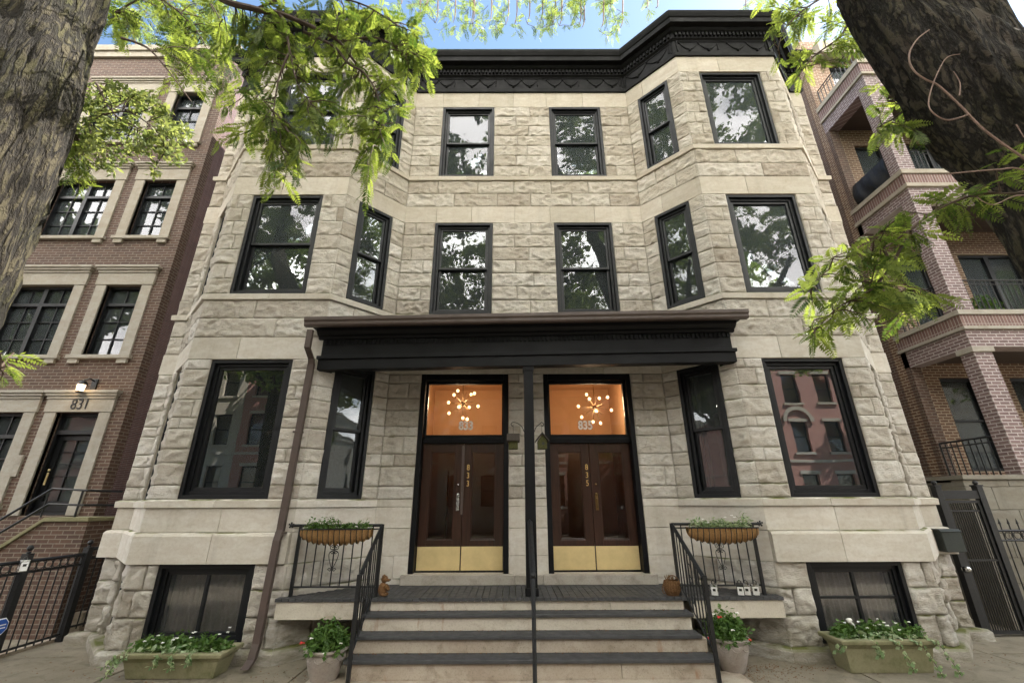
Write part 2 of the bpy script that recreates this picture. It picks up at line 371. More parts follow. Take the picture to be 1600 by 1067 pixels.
concrete('sill_stone', (.42, .39, .34), (.33, .30, .26), (.22, .19, .16))

# ================================================================== THE GREYSTONE DOUBLE HOUSE
PTS = [(-6.0,6.8),(-5.761,6.8),(-4.961,6),(-3.035,6),(-2.235,6.8),(2.235,6.8),(3.035,6),(4.961,6),(5.761,6.8),(6.0,6.8)]
def facedata(pts):
    out = []; n = len(pts)-1; tv = []
    for i in range(n):
        a, b = np.array(pts[i], float), np.array(pts[i+1], float); L = np.linalg.norm(b-a); tv.append(((b-a)/L, L, a))
    def k(i):
        if i < 0 or i+1 >= n: return 0
        t1, t2 = tv[i][0], tv[i+1][0]; return math.tan(math.atan2(t1[0]*t2[1]-t1[1]*t2[0], t1@t2)/2)
    for i in range(n):
        t, L, a = tv[i]; nrm = np.array([t[1], -t[0]])
        out.append(dict(a=a, t=t, n=nrm, L=L, k0=k(i-1), k1=k(i), i=i))
    return out
FACES = facedata(PTS)
def frame(f):
    def M(v):
        v = np.asarray(v, float); xy = f['a']+np.outer(v[:, 0], f['t'])-np.outer(v[:, 1], f['n'])*1.0
        return np.column_stack([xy, v[:, 2]])
    return M        # local (u, depth INTO the wall, z)
def sweep(mb, profile, faces=FACES, tone=None, u_lim=None):
    """profile: closed list of (projection, z); swept along the faces with mitred corners"""
    for f in faces:
        m = len(profile); vs = []
        for end in (0, 1):
            for p, z in profile:
                u = (-p*f['k0']) if end == 0 else (f['L']+p*f['k1'])
                if end == 0 and f['i'] == 0: u = -p
                if end == 1 and f['i'] == len(FACES)-1: u = f['L']+p
                vs.append((u, -p, z))
        fs = [(i, m+i, m+(i+1) % m, (i+1) % m) for i in range(m)]+[tuple(range(m)), tuple(range(2*m-1, m-1, -1))]
        mb.M = frame(f); mb.add(vs, fs, tone)
    mb.M = None
# --- openings, u along each face
def X(f, x): return x-f['a'][0]
OPEN = {i: [] for i in range(9)}
Z1, Z2, Z3 = (.064, 1.985), (3.05, 4.93), (6.01, 7.84)
for i in (2, 6):
    f = FACES[i]; s = -1 if i == 2 else 1
    xs = sorted((X(f, s*3.43), X(f, s*4.62)))
    OPEN[i] += [(*xs, *Z1, 'single', 1), (*xs, *Z2, 'double' if i == 2 else 'single', 2), (*xs, *Z3, 'double' if i == 2 else 'single', 3), (*xs, -1.56, -.69, 'basement', 0)]
for i in (1, 3, 5, 7):
    L = FACES[i]['L']; a, b = (.25, .89) if i in (5, 1) else (L-.89, L-.25)
    if i in (1, 7): a, b = .27, .86
    OPEN[i] += [(a, b, *Z1, 'hung', 1), (a, b, *Z2, 'hung', 2), (a, b, *Z3, 'hung', 3)]
    if i in (1, 7): OPEN[i].append((a, b, -1.56, -.69, 'basement', 0))
f4 = FACES[4]
for s in (-1, 1):
    xs = sorted((X(f4, s*.575), X(f4, s*1.655))); OPEN[4] += [(*xs, *Z2, 'hung', 2), (*xs, *Z3, 'hung', 3)]
    xs = sorted((X(f4, s*.283), X(f4, s*1.704))); OPEN[4].append((*xs, -.925, 1.985, 'door', 1))
COURSES = [(-1.60,-1.27,'b'),(-1.27,-.98,'b'),(-.98,-.69,'b'),
  (.064,.24,'r'),(.24,.527,'r'),(.527,.709,'r'),(.709,.983,'r'),(.983,1.134,'r'),(1.134,1.389,'r'),(1.389,1.586,'r'),(1.586,1.835,'r'),(1.835,1.985,'r'),
  (1.985,2.33,'s'),(2.33,2.64,'r'),(2.64,2.94,'r')]+[(3.05+.2686*i, 3.05+.2686*(i+1), 'r') for i in range(7)]+[(4.93,5.30,'s'),(5.30,5.60,'r'),(5.60,5.90,'r')]+[(6.01+.2614*i, 6.01+.2614*(i+1), 'r') for i in range(7)]+[(7.84,8.25,'s')]
RT = rng.random((256, 256))
def vn(x, y, sd):
    xi = np.floor(x).astype(int); yi = np.floor(y).astype(int); fx = x-xi; fy = y-yi
    fx = fx*fx*(3-2*fx); fy = fy*fy*(3-2*fy); g = lambda a, b: RT[(a+sd*37) & 255, (b+sd*91) & 255]
    return (g(xi, yi)*(1-fx)+g(xi+1, yi)*fx)*(1-fy)+(g(xi, yi+1)*(1-fx)+g(xi+1, yi+1)*fx)*fy
def hc(z, ci): return .012+.03*vn(np.asarray(z)*7+ci*13, np.asarray(z)*0+ci*3.1, 5)+.02*vn(np.asarray(z)*24+ci, np.asarray(z)*0+2.2, 9)
def rock_block(mb, f, u0, u1, z0, z1, amp, c0, c1):
    g = .0035; a, b = u0+(0 if c0 else g), u1-(0 if c1 else g); lo, hi = z0+g, z1-g
    cell = .021; nu = max(4, int((b-a)/cell)+1); nz = max(4, int((hi-lo)/cell)+1)
    U, Zz = np.meshgrid(np.linspace(a, b, nu), np.linspace(lo, hi, nz))
    sd = random.randrange(200)
    du = np.minimum(np.full_like(U, 9) if c0 else U-a, np.full_like(U, 9) if c1 else b-U)
    e = np.minimum(np.minimum(du, Zz-lo), hi-Zz)
    e = e+ (vn(U*16+sd, Zz*16, sd)-.5)*.02
    # pitched face: conchoidal facets knocked off with a hammer, sharp arrises between them
    ns = max(5, int((b-a)*(hi-lo)/.0075)); sx_ = np.array([random.uniform(a, b) for _ in range(ns)]); sz_ = np.array([random.uniform(lo, hi) for _ in range(ns)])
    gx_ = np.array([random.gauss(0, .17) for _ in range(ns)]); gz_ = np.array([random.gauss(.06, .24) for _ in range(ns)]); of_ = np.array([random.uniform(.15, 1.15) for _ in range(ns)])
    Uw = U+.03*(vn(U*9+sd, Zz*9, 3)-.5)+.012*(vn(U*31, Zz*31+sd, 6)-.5); Zw = Zz+.03*(vn(U*9, Zz*9+sd, 4)-.5)+.012*(vn(U*31+sd, Zz*31, 8)-.5)
    d2 = ((Uw[..., None]-sx_)*.75)**2+(Zw[..., None]-sz_)**2+1e-5; wt = d2**-5.0; wt /= wt.sum(-1, keepdims=True)
    fac = (wt*(amp*of_+gx_*(Uw[..., None]-sx_)+gz_*(Zw[..., None]-sz_))).sum(-1)
    s = np.clip(e/.020, 0, 1)**.8; r3 = vn(U*40+sd, Zz*48, sd+2)
    h = .006+s*np.clip(fac, -.002, amp*2.2)+s*.006*(r3-.5)
    u = U.copy()
    if c0: h[:, 0] = hc(Zz[:, 0], f['i'])*(amp/.04)*.8; u[:, 0] = a-h[:, 0]*f['k0']; h[:, 1] = .6*h[:, 0]+.4*h[:, 1]
    if c1: h[:, -1] = hc(Zz[:, -1], f['i']+1)*(amp/.04)*.8; u[:, -1] = b+h[:, -1]*f['k1']; h[:, -2] = .6*h[:, -1]+.4*h[:, -2]
    V = np.stack([u, -h, Zz], -1).reshape(-1, 3)
    idx = np.arange(nu*nz).reshape(nz, nu)
    fs = np.stack([idx[:-1, :-1], idx[:-1, 1:], idx[1:, 1:], idx[1:, :-1]], -1).reshape(-1, 4).tolist()
    per = list(idx[0, :])+list(idx[1:, -1])+list(idx[-1, -2::-1])+list(idx[-2:0:-1, 0])
    k = len(V); B = V[per].copy(); B[:, 1] = .02
    V = np.concatenate([V, B]); m = len(per)
    fs += [(per[i], k+i, k+(i+1) % m, per[(i+1) % m]) for i in range(m)]
    mb.M = frame(f); mb.add(V, fs, min(1, max(0, random.gauss(.55, .26))))
def smooth_block(mb, f, u0, u1, prof, c0, c1, tone=None):
    """dressed stone: prof = (projection, z) outline, first and last points at the wall"""
    g = .0025; m = len(prof); vs = []
    for end in (0, 1):
        for p, z in prof:
            if end == 0: u = u0-p*f['k0'] if c0 else u0+g
            else: u = u1+p*f['k1'] if c1 else u1-g
            if end == 0 and c0 and f['i'] == 0: u = -p
            if end == 1 and c1 and f['i'] == 8: u = u1+p
            vs.append((u, -p, z))
    fs = [(i, m+i, m+(i+1) % m, (i+1) % m) for i in range(m)]+[tuple(range(m)), tuple(range(2*m-1, m-1, -1))]
    mb.M = frame(f); mb.add(vs, fs, random.random() if tone is None else tone)
def free(f, z0, z1):
    iv = [(0.0, f['L'])]
    for o in OPEN[f['i']]:
        if o[2] < z1-.02 and o[3] > z0+.02:
            nv = []
            for a, b in iv:
                if o[1] <= a or o[0] >= b: nv.append((a, b)); continue
                if o[0] > a+.01: nv.append((a, o[0]))
                if o[1] < b-.01: nv.append((o[1], b))
            iv = nv
    return iv
def cuts(a, b, stone_len, par):
    L = b-a
    if L < .27: return [(a, b)]
    if L < .62:
        if random.random() < .5: return [(a, b)]
        c = a+L*(.34 if par else .66)+random.uniform(-.03, .03); return [(a, c), (c, b)]
    n = max(2, round(L/stone_len)); xs = [a+L*i/n for i in range(n+1)]
    off = (.24 if par else -.24)*L/n
    xs = [xs[0]]+[x+off+random.uniform(-.06, .06)*L/n*1.5 for x in xs[1:-1]]+[xs[-1]]
    return list(zip(xs[:-1], xs[1:]))
house = thing('greystone_house', 'three-storey grey limestone double house numbered 833 and 835 with two bays and a black cornice', 'house', (0, 6.8, -ZG))
rockmb, dress, core = MB(), MB(), MB()
for f in FACES:
    for ci, (z0, z1, ty) in enumerate(COURSES):
        for a, b in free(f, z0, z1):
            sl = .52 if ty == 'r' else .6
            if ty == 's': sl = .8
            if (z0, z1) in ((2.33, 2.64), (2.64, 2.94), (5.30, 5.60), (5.60, 5.90)): sl = .78
            for u0, u1 in cuts(a, b, sl, ci % 2):
                c0 = u0 < 1e-6; c1 = u1 > f['L']-1e-6
                conv0 = c0 and f['k0'] > 0; conv1 = c1 and f['k1'] > 0
                if ty == 's' or (ty == 'b' and f['i'] == 4):
                    g = .0025; smooth_block(dress, f, u0, u1, [(-.02, z0+g), (.012, z0+g), (.012, z1-g), (-.02, z1-g)], c0, c1)
                else:
                    rock_block(rockmb, f, u0, u1, z0, z1, random.uniform(.034, .05) if ty == 'b' and f['i'] not in (3, 4, 5) else random.uniform(.011, .022), conv0, conv1)
    # dressed bands, sills, water table, base course (all mitred round the corners)
    bands = [([(-.02,-.04),(.05,-.04),(.055,.045),(.02,.062),(-.02,.062)], .78), ([(-.02,-.33),(.02,-.33),(.02,-.043),(-.02,-.043)], .85),
             ([(-.02,-.69),(.075,-.69),(.075,-.375),(.055,-.345),(.022,-.334),(-.02,-.334)], .95),
             ([(-.02,2.943),(.045,2.943),(.05,3.03),(.02,3.048),(-.02,3.048)], 1.0), ([(-.02,5.903),(.045,5.903),(.05,5.99),(.02,6.008),(-.02,6.008)], 1.0)]
    for prof, sl in bands:
        zz = [z for _, z in prof]; inner = f['i'] in (3, 4, 5); prj = max(p for p, _ in prof)
        if inner and (f['i'] == 4 or prj > .06): prof = [(-.02, zz[0]), (.013, zz[0]), (.013, max(zz)-.002), (-.02, max(zz)-.002)] if max(zz) < 1 else prof
        cut0 = not (f['i'] == 6 and prj > .06); cut1 = not (f['i'] == 2 and prj > .06)
        for a, b in free(f, min(zz), max(zz)):
            L = b-a; n = max(1, round(L/sl)); sh = random.uniform(-.1, .1); xs = [a]+[a+L*(j+sh)/n for j in range(1, n)]+[b]
            for u0, u1 in zip(xs[:-1], xs[1:]): smooth_block(dress, f, u0, u1, prof, u0 < 1e-6 and cut0, u1 > f['L']-1e-6 and cut1)
    # backing of the wall, with the reveals of its openings
    zs = sorted({-ZG-.3, 8.9} | {round(o[j], 4) for o in OPEN[f['i']] for j in (2, 3)})
    for z0, z1 in zip(zs[:-1], zs[1:]):
        for a, b in free(f, z0, z1):
            aa = a+(.012*f['k0'] if a < 1e-6 else 0); bb = b-(.012*f['k1'] if b > f['L']-1e-6 else 0)
            core.M = frame(f); core.box(aa, bb, .010, .24, z0, z1)
core.M = None
core.box(-6.0, -5.8, 7.045, 13, -ZG, 8.9); core.box(5.8, 6.0, 7.045, 13, -ZG, 8.9); core.box(-5.8, 5.8, 12.8, 13, -ZG, 8.9)
rock = rockmb.build('rock_faced_wall', 'limestone_rock', house, smooth=True)
dres = dress.build('dressed_stone_bands', 'limestone_smooth', house, bevel=.004)
core.build('wall_backing', 'mortar', house)
base = MB()
for f in FACES:
    for u0, u1 in cuts(0, f['L'], 1.0, 0): smooth_block(base, f, u0, u1, [(-.02,-ZG-.2),(.13,-ZG-.2),(.13,-1.615),(.10,-1.585),(-.02,-1.58)], u0 < 1e-6, u1 > f['L']-1e-6)
base.build('base_course', 'limestone_rock', house, bevel=.008)
sl = MB(); sl.box(-1.78, -.2, 6.69, 6.79, -1.049, -.925); sl.box(.2, 1.78, 6.69, 6.79, -1.049, -.925); sl.box(-.198, .198, 6.72, 6.79, -1.049, -.93)
sl.build('door_sill', 'sill_stone', house, bevel=.006)
# dressed slabs of the podium in the recess beside the doors (below the belt the recess is smooth stone)
roof = MB(); roof.prism([(-5.95,6.9),(-5.8,6.9),(-5.0,6.1),(-3.1,6.1),(-2.3,6.9),(2.3,6.9),(3.1,6.1),(5.0,6.1),(5.8,6.9),(5.95,6.9),(5.95,12.9),(-5.95,12.9)], 8.92, 9.0)
roof.build('flat_roof', 'interior_grey', house)
flo = MB()
for z in (-.8, 2.45, 5.4): flo.box(-5.75, 5.75, 9.7, 12.7, z, z+.1); flo.box(-5.75, -2.6, 6.9, 9.7, z, z+.1); flo.box(2.6, 5.75, 6.9, 9.7, z, z+.1); flo.box(-2.6, 2.6, 7.1, 9.7, z if z > 0 else -1.2, (z if z > 0 else -1.2)+.1)
flo.build('inner_floors', 'interior_dark', house)
# ---- crowning cornice
cm = MB()
sweep(cm, [(-.02,8.25),(.045,8.25),(.055,8.33),(.03,8.345),(.03,8.66),(.06,8.69),(.075,8.70),(.075,8.83),(.12,8.86),(.15,8.90),(.15,8.925),(.24,8.93),(.25,9.03),(.27,9.05),(.30,9.12),(.31,9.16),(.12,9.22),(.06,9.23),(.06,9.42),(.08,9.44),(.08,9.47),(-.1,9.47),(-.1,8.25)])
# dentils and swags
for f in FACES:
    n = int(f['L']/.075); cm.M = frame(f)
    for j in range(n):
        u = (j+.5)*f['L']/n; cm.box(u-.02, u+.02, -.115, -.07, 8.735, 8.815)
    if f['L'] > 1:
        m = max(1, round(f['L']/.9))
        for j in range(m):
            u0 = f['L']*j/m+.1; u1 = f['L']*(j+1)/m-.1
            for q in range(2):
                a0 = u0+(u1-u0)*q/2; a1 = u0+(u1-u0)*(q+1)/2
                pts = [(a0+(a1-a0)*k/8, -.034, 8.60-.17*math.sin(math.pi*k/8)) for k in range(9)]
                cm.tube(pts, [.007+.011*math.sin(math.pi*k/8) for k in range(9)], 6)
                cm.ball(((a0+a1)/2, -.038, 8.40), .028, 8, 4); cm.ball((a0, -.036, 8.60), .022, 8, 4)
            cm.tube([(u1, -.034, 8.60), (u1, -.034, 8.42)], .014, 6)
        cm.box(.04, .06, -.055, -.02, 8.36, 8.655); cm.box(f['L']-.06, f['L']-.04, -.055, -.02, 8.36, 8.655)
        cm.box(.062, f['L']-.062, -.045, -.02, 8.635, 8.655)
cm.M = None
cm.box(5.97, 6.06, 6.83, 12.9, 8.25, 9.46); cm.box(-6.06, -5.97, 6.83, 12.9, 8.25, 9.46)
cm.build('cornice', 'cornice_paint', house)
cc = MB(); sweep(cc, [(.0,9.472),(.095,9.472),(.095,9.49),(.0,9.50)]); cc.build('cornice_cap', MATS['steel'] if 0 else plain('copper_green', (.05, .10, .11), .7, 0, .4, 10, .1), house)

# ---- windows
def ring(mb, u0, u1, z0, z1, w_, d0, d1, wb=None):
    wb = wb or w_
    mb.box(u0, u0+w_, d0, d1, z0, z1); mb.box(u1-w_, u1, d0, d1, z0, z1)
    mb.box(u0+w_, u1-w_, d0, d1, z1-w_, z1); mb.box(u0+w_, u1-w_, d0, d1, z0, z0+wb)
rt_ = random.Random(3)
def window(f, o, parent):
    u0, u1, z0, z1, ty, fl = o; e = .002
    m = MB(); m.M = frame(f)
    deep = .075 if f['i'] in (1, 7) else .05 if ty in ('single', 'double') else .03
    ring(m, u0+e, u1-e, z0+e, z1-e, .05, deep-.04, .22)
    ring(m, u0+.052, u1-.052, z0+.052, z1-.052, .045, deep+.005, .215)
    wf = m.build('window', 'window_paint', parent, bevel=.003)
    a, b, c, d = u0+.099, u1-.099, z0+.099, z1-.099
    s = MB(); s.M = frame(f); g = MB(); g.M = frame(f); ds = deep+.03
    if ty == 'single':
        ring(s, a, b, c, d, .045, ds, ds+.05, .05); panes = [(a+.045, b-.045, c+.05, d-.045, ds+.025)]
    elif ty == 'basement':
        ring(s, a, b, c, d, .03, ds, ds+.04); um = (a+b)/2; s.box(um-.018, um+.018, ds, ds+.04, c+.03, d-.03); panes = [(a+.03, um-.018, c+.03, d-.03, ds+.02), (um+.018, b-.03, c+.03, d-.03, ds+.02)]
        if f['i'] == 6: zm = (c+d)/2+.03; s.box(a+.03, um-.018, ds, ds+.04, zm-.014, zm+.014); s.box(um+.018, b-.03, ds, ds+.04, zm-.014, zm+.014)
    else:
        zm = (z0+z1)/2+(.02 if ty == 'double' else 0)
        ring(s, a, b, zm-.02, d, .038, ds, ds+.04, .04); ring(s, a+.004, b-.004, c, zm+.02, .038, ds+.042, ds+.08, .05)
        panes = [(a+.038, b-.038, zm+.02, d-.038, ds+.02), (a+.042, b-.042, c+.05, zm-.018, ds+.062)]
    s.build('sash', 'sash_paint', wf, bevel=.002)
    for p in panes:
        q = MB(); q.M = frame(f); FM = frame(f); ta, tb = rt_.gauss(0, .008), rt_.gauss(0, .008); uc, zc_ = (p[0]+p[1])/2, (p[2]+p[3])/2
        def MM(v, FM=FM, ta=ta, tb=tb, uc=uc, zc_=zc_): v = np.asarray(v, float).copy(); v[:, 1] += ta*(v[:, 0]-uc)+tb*(v[:, 2]-zc_); return FM(v)
        q.M = MM; q.box(p[0]-.002, p[1]+.002, p[4]-.002, p[4]+.002, p[2]-.002, p[3]+.002); q.build('pane', 'glass_dim' if ty == 'basement' else 'glass_coated' if (ty == 'single' and fl == 1) else 'glass', wf)
    return wf
for f in FACES:
    for o in OPEN[f['i']]:
        if o[4] == 'door': continue
        wf = window(f, o, house)
        u0, u1, z0, z1, ty, fl = o
        if ty == 'basement':      # drawn curtains behind a dusty screen
            q = MB(); q.M = frame(f); n = 90; us = np.linspace(u0+.1, u1-.1, n)
            vs = [(u, .24+.012*math.sin(u*95)+.01*math.sin(u*41), z) for u in us for z in (z0+.05, z1-.05)]
            q.add(vs, [(2*i, 2*i+2, 2*i+3, 2*i+1) for i in range(n-1)]); q.build('curtain', 'screen_mesh', wf)
        if f['i'] == 2 and fl == 1:
            q = MB(); q.M = frame(f); n = 30; us = np.linspace(u0+.1, u0+.27, n)
            q.add([(u, .215+.012*math.sin(u*70), z) for u in us for z in (z0+.05, z1-.05)], [(2*i, 2*i+2, 2*i+3, 2*i+1) for i in range(n-1)]); q.build('curtain', 'curtain_white', wf)
        if f['i'] == 5 and fl == 1:
            q = MB(); q.M = frame(f); n = 30; us = np.linspace(u0+.1, u0+.2, n)
            q.add([(u, .30+.02*math.sin(u*90), z) for u in us for z in (z0+.05, z1-.05)], [(2*i, 2*i+2, 2*i+3, 2*i+1) for i in range(n-1)]); q.build('curtain', 'interior_grey', wf)
        if (f['i'] == 4 and fl == 2 and u0 < 2) or (f['i'] == 2 and fl == 2) or (f['i'] == 6 and fl == 1):
            q = MB(); q.M = frame(f); hh = .16 if f['i'] == 4 else .07
            q.box(u0+.12, u1-.12, .25, .255, z1-.14-hh, z1-.1); q.build('blind', 'shade_beige', wf)
# ---- porch
SL = .0172
def tilt(v): v = np.asarray(v, float).copy(); v[:, 2] += SL*v[:, 0]; return v
def zp(v, y): return at(817, v, y)[2]
XB = 3.02
b = MB(); b.M = tilt
zb0, zb1, zb2, zb3, zb4 = zp(571, 5.90), zp(554.5, 5.88), zp(549.5, 5.88), zp(534, 5.93), zp(526, 5.92)
b.box(-XB, XB, 5.90, 6.04, zb0, zb1); b.box(-XB-.02, XB+.02, 5.875, 6.06, zb1, zb2); b.box(-XB+.02, XB-.02, 5.925, 6.0, zb2, zb4+.02)
for s in (-1, 1): b.box(s*XB, s*(XB-.14), 6.042, 6.25, zb0, zb1)
n = 92
for i in range(n):
    x = -XB+.06+(2*XB-.12)*i/(n-1); b.box(x-.017, x+.017, 5.905, 5.923, zb3+.008, zb4)
b.prism([(5.95, zb4+.01), (5.895, zb4+.01), (5.88, zb4+.045), (5.84, zb4+.06), (5.80, zb4+.10), (5.79, zb4+.15), (5.95, zb4+.15)], -XB-.04, XB+.04, 'x')
b.prism([(5.95, zb4+.152), (5.72, zb4+.152), (5.72, zb4+.18), (5.95, zb4+.18)], -XB-.1, XB+.1, 'x')
b.build('porch_beam', 'dark_paint', house, bevel=.003)
zg = zb4+.12
g = MB(); g.M = tilt
xl, xr = at(473, 512, 5.62)[0], at(1172, 497, 5.62)[0]
g.prism([(5.715, zg), (5.645, zg), (5.632, zg+.02), (5.632, zg+.055), (5.61, zg+.08), (5.61, zg+.125), (5.625, zg+.125), (5.625, zg+.11), (5.70, zg+.11), (5.70, zg+.125), (5.715, zg+.125)], xl, xr, 'x')
g.build('gutter', 'gutter_brown', house)
r = MB(); r.M = tilt; zr = zb4+.185
nr = 9
for i in range(nr):
    y0 = 5.68+(6.8-5.68)*i/nr; y1 = y0+1.12/nr+.03; a = zr+.02+.26*i/nr; bz = zr+.02+.26*(i+1)/nr
    xa = -XB-.12 if y0 < 5.95 else -min(XB+.02, 3.035-(y0-6.0)+.02); 
    r.prism([(y0, a), (y1, bz+.0), (y1, bz+.016), (y0, a+.022)], xa, -xa, 'x')
for k in range(60): 
    x = -3.1+.5*random.random() if k < 45 else 2.85+.25*random.random(); y = 5.75+.2*random.random(); r.box(x-.05, x+.06, y-.03, y+.04, zr+.03+.03*random.random(), zr+.06+.05*random.random())
r.build('porch_roof', 'shingle', house)
c = MB(); c.M = tilt; c.box(-2.9, 2.9, 6.0, 6.3, zb2+.02, zb2+.05); c.box(-2.5, 2.5, 6.3, 6.77, zb2+.02, zb2+.05); c.build('porch_ceiling', 'dark_paint', house)
p = MB(); zt = zb0
p.box(-.062, .074, 5.925, 6.06, -1.045, zt-.001); p.box(-.075, .087, 5.912, 6.073, -1.046, -.96); p.box(-.072, .084, 5.915, 6.070, zt-.07, zt-.003)
p.build('porch_post', 'dark_paint', house, bevel=.006)
# downspout
d = MB()
q = [at(484, 530, 5.68), at(484, 545, 5.70), at(489, 553, 5.86), at(487, 566, 5.90)]
q2 = [at(486, 566, 5.90), at(420, 880, 5.88), at(398, 1005, 5.86)]
def rect_tube(mb, pts, wx, wy):
    vs = []
    for a in pts: vs += [(a[0]-wx, a[1]-wy, a[2]), (a[0]+wx, a[1]-wy, a[2]), (a[0]+wx, a[1]+wy, a[2]), (a[0]-wx, a[1]+wy, a[2])]
    m = len(pts); mb.add(vs, [(4*i+k, 4*i+(k+1) % 4, 4*i+4+(k+1) % 4, 4*i+4+k) for i in range(m-1) for k in range(4)]+[(0, 1, 2, 3), (4*m-1, 4*m-2, 4*m-3, 4*m-4)])
rect_tube(d, [(q[0][0], 5.66, zg-.06+SL*xl), (q[0][0], 5.66, q[1][2]), (q[2][0]-.01, 5.86, q[2][2]-.08), (q[2][0]-.01, 5.885, q[2][2]-.16)], .038, .03)
xx = q[2][0]-.01; rect_tube(d, [(xx, 5.885, q[2][2]-.14), (xx-.035, 5.885, -.3), (xx-.045, 5.86, -.42), (xx-.05, 5.81, -1.48), (xx-.05, 5.76, -1.62), (xx-.05, 5.66, -1.68)], .042, .032)
for z in (.9, -.35): d.box(xx-.085, xx+.03, 5.85, 5.93, z, z+.025)
d.build('downspout', 'gutter_brown', house, bevel=.003)
# deck
dk_ = MB(); YD = 5.855
dx0, dx1 = at(430, 934, YD)[0], at(1225, 931, YD)[0]
nb = 74
for i in range(nb):
    x0 = dx0+(dx1-dx0)*i/nb; x1 = dx0+(dx1-dx0)*(i+1)/nb-.006
    yb = 6.79 if abs((x0+x1)/2) < 2.19 else 6.79-(abs((x0+x1)/2)-2.19)
    yb = max(yb, 5.91)
    if abs((x0+x1)/2) > 3.02: yb = 5.92
    dk_.box(x0, x1, YD, yb, -1.085+random.uniform(-.001, .001), -1.049+random.uniform(-.001, .001))
dk_.build('porch_floor', 'slate_tread', house, bevel=.002)
for a_, b__ in ((dx0+.01, -2.02), (1.90, dx1-.01)): fb = MB(); fb.box(a_, b__, YD+.02, YD+.06, -1.27, -1.088); fb.build('fascia_board', 'riser_cream', house, bevel=.003)
# ---- entrances
def entrance(s, num):
    e = MB(); e.M = frame(f4); a, b_ = sorted((X(f4, s*.283), X(f4, s*1.704))); z0, z1 = -.925, 1.985
    # outer black casing, deep jambs
    e.box(a+.002, a+.075, .0, .2, z0+.002, z1-.002); e.box(b_-.075, b_-.002, .0, .2, z0+.002, z1-.002); e.box(a+.077, b_-.077, .0, .2, z1-.10, z1-.002)
    zt0 = .99; e.box(a+.077, b_-.077, .10, .2, zt0-.10, zt0-.005); e.box(a+.077, b_-.077, .085, .098, zt0-.07, zt0-.03)
    ring(e, a+.077, b_-.077, zt0, z1-.102, .03, .12, .2)
    e.box(a+.077, b_-.077, .14, .2, z0+.002, z0+.02)
    ent = e.build('entrance', 'dark_paint', house, bevel=.004)
    t = MB(); t.M = frame(f4); t.box(a+.108, b_-.108, .155, .161, zt0+.03, z1-.132); t.build('transom_pane', 'glass_clear', ent)
    x0, x1 = a+.08, b_-.08; um = (x0+x1)/2+(.01 if s < 0 else -.01); zd0, zd1 = z0+.022, zt0-.102
    for (l, r_) in ((x0, um-.003), (um+.003, x1)):
        m = MB(); m.M = frame(f4); st = .125
        m.box(l, l+st, .155, .2, zd0, zd1); m.box(r_-st, r_, .155, .2, zd0, zd1); m.box(l+st, r_-st, .155, .2, zd1-.13, zd1); m.box(l+st, r_-st, .155, .2, zd0, zd0+.40)
        ring(m, l+st, r_-st, zd0+.40, zd1-.13, .016, .165, .19)
        dr = m.build('door_leaf', 'mahogany', house, bevel=.003)
        if l > um: tag(dr, 'right leaf of the panelled mahogany double door %s' % num)
        gq = MB(); gq.M = frame(f4); gq.box(l+st+.016, r_-st-.016, .176, .181, zd0+.416, zd1-.146); gq.build('pane', 'glass_clear', dr)
        k = MB(); k.M = frame(f4); k.box(l+.006, r_-.006, .149, .1545, zd0+.004, zd0+.315)
        for uu in np.linspace(l+.03, r_-.03, 5): k.ball((uu, .149, zd0+.30), .004, 6, 4); k.ball((uu, .149, zd0+.02), .004, 6, 4)
        k.build('kick_plate', 'brass', dr)
    A = MB(); A.M = frame(f4); A.box(um-.03, um+.012, .138, .152, zd0+.75, zd1-.03)
    if s < 0: A.build('astragal', 'gutter_brown', house)
    h = MB(); h.M = frame(f4); hu = um+(-.07 if s < 0 else .07)
    h.box(hu-.022, hu+.022, .147, .153, .0-.12+.02, .12); h.tube([(hu, .15, .07), (hu, .11, .065), (hu, .11, -.05), (hu, .15, -.06)], .009, 6); h.ball((hu, .135, .13), .022, 10, 6); h.ball((hu, .14, .27), .016, 10, 6)
    h.build('door_handle', 'steel' if s < 0 else 'dark_brass', ent)
    xx_ = s*0+f4['a'][0]
    for i, ch in enumerate(num):
        text('door_number', ch, .12, ((xx_+um+.075) if s < 0 else (xx_+um-.055), 6.8+.150, .52-.118*i), 'gold_leaf', ent, .003, sx=.8)
    text('transom_number', num, .19, (-.965 if s < 0 else .952, 6.8+.150, 1.165), 'white_plastic', ent, .002, sx=.82, bold=.006)
    # lit vestibule behind the doors
    v = MB(); cx_ = s*.99; X0, X1 = cx_-.98, cx_+.98; Y0, Y1, ZA, ZB = 7.045, 9.6, -1.0, 2.42
    if s < 0: X1 = -.012
    else: X0 = .012
    v.box(X0-.05, X0, Y0, Y1, ZA, ZB); v.box(X1, X1+(.05 if s > 0 else .01), Y0, Y1, ZA, ZB); v.box(X0, X1, Y1, Y1+.05, ZA, ZB); v.box(X0, X1, Y0, Y1, ZB, ZB+.02)
    v.build('vestibule', 'plaster_warm', house)
    fl_ = MB(); fl_.box(X0, X1, Y0, Y1, ZA-.02, ZA); fl_.box(X0+.01, X1-.01, Y1-.05, Y1-.01, ZA, 1.2); fl_.box(X0+.005, X0+.03, Y0+.1, Y1, ZA, 1.05); fl_.box(X1-.03, X1-.005, Y0+.1, Y1, ZA, 1.05); fl_.box(X0+.3, X0+.5, Y1-.9, Y1-.7, ZA, .6); fl_.build('wainscot', 'room_floor', house)
    # sputnik chandelier
    C = at(723, 630, 8.2) if s < 0 else at(929, 636, 8.2)
    ch_ = thing('sputnik_chandelier', 'lit brass starburst chandelier seen through the transom numbered %s' % num, 'chandelier', tuple(C), 'chandeliers in the two vestibules')
    m = MB(); m.ball(C, .045, 12, 8); m.tube([C, (C[0], C[1], ZB)], .007, 6)
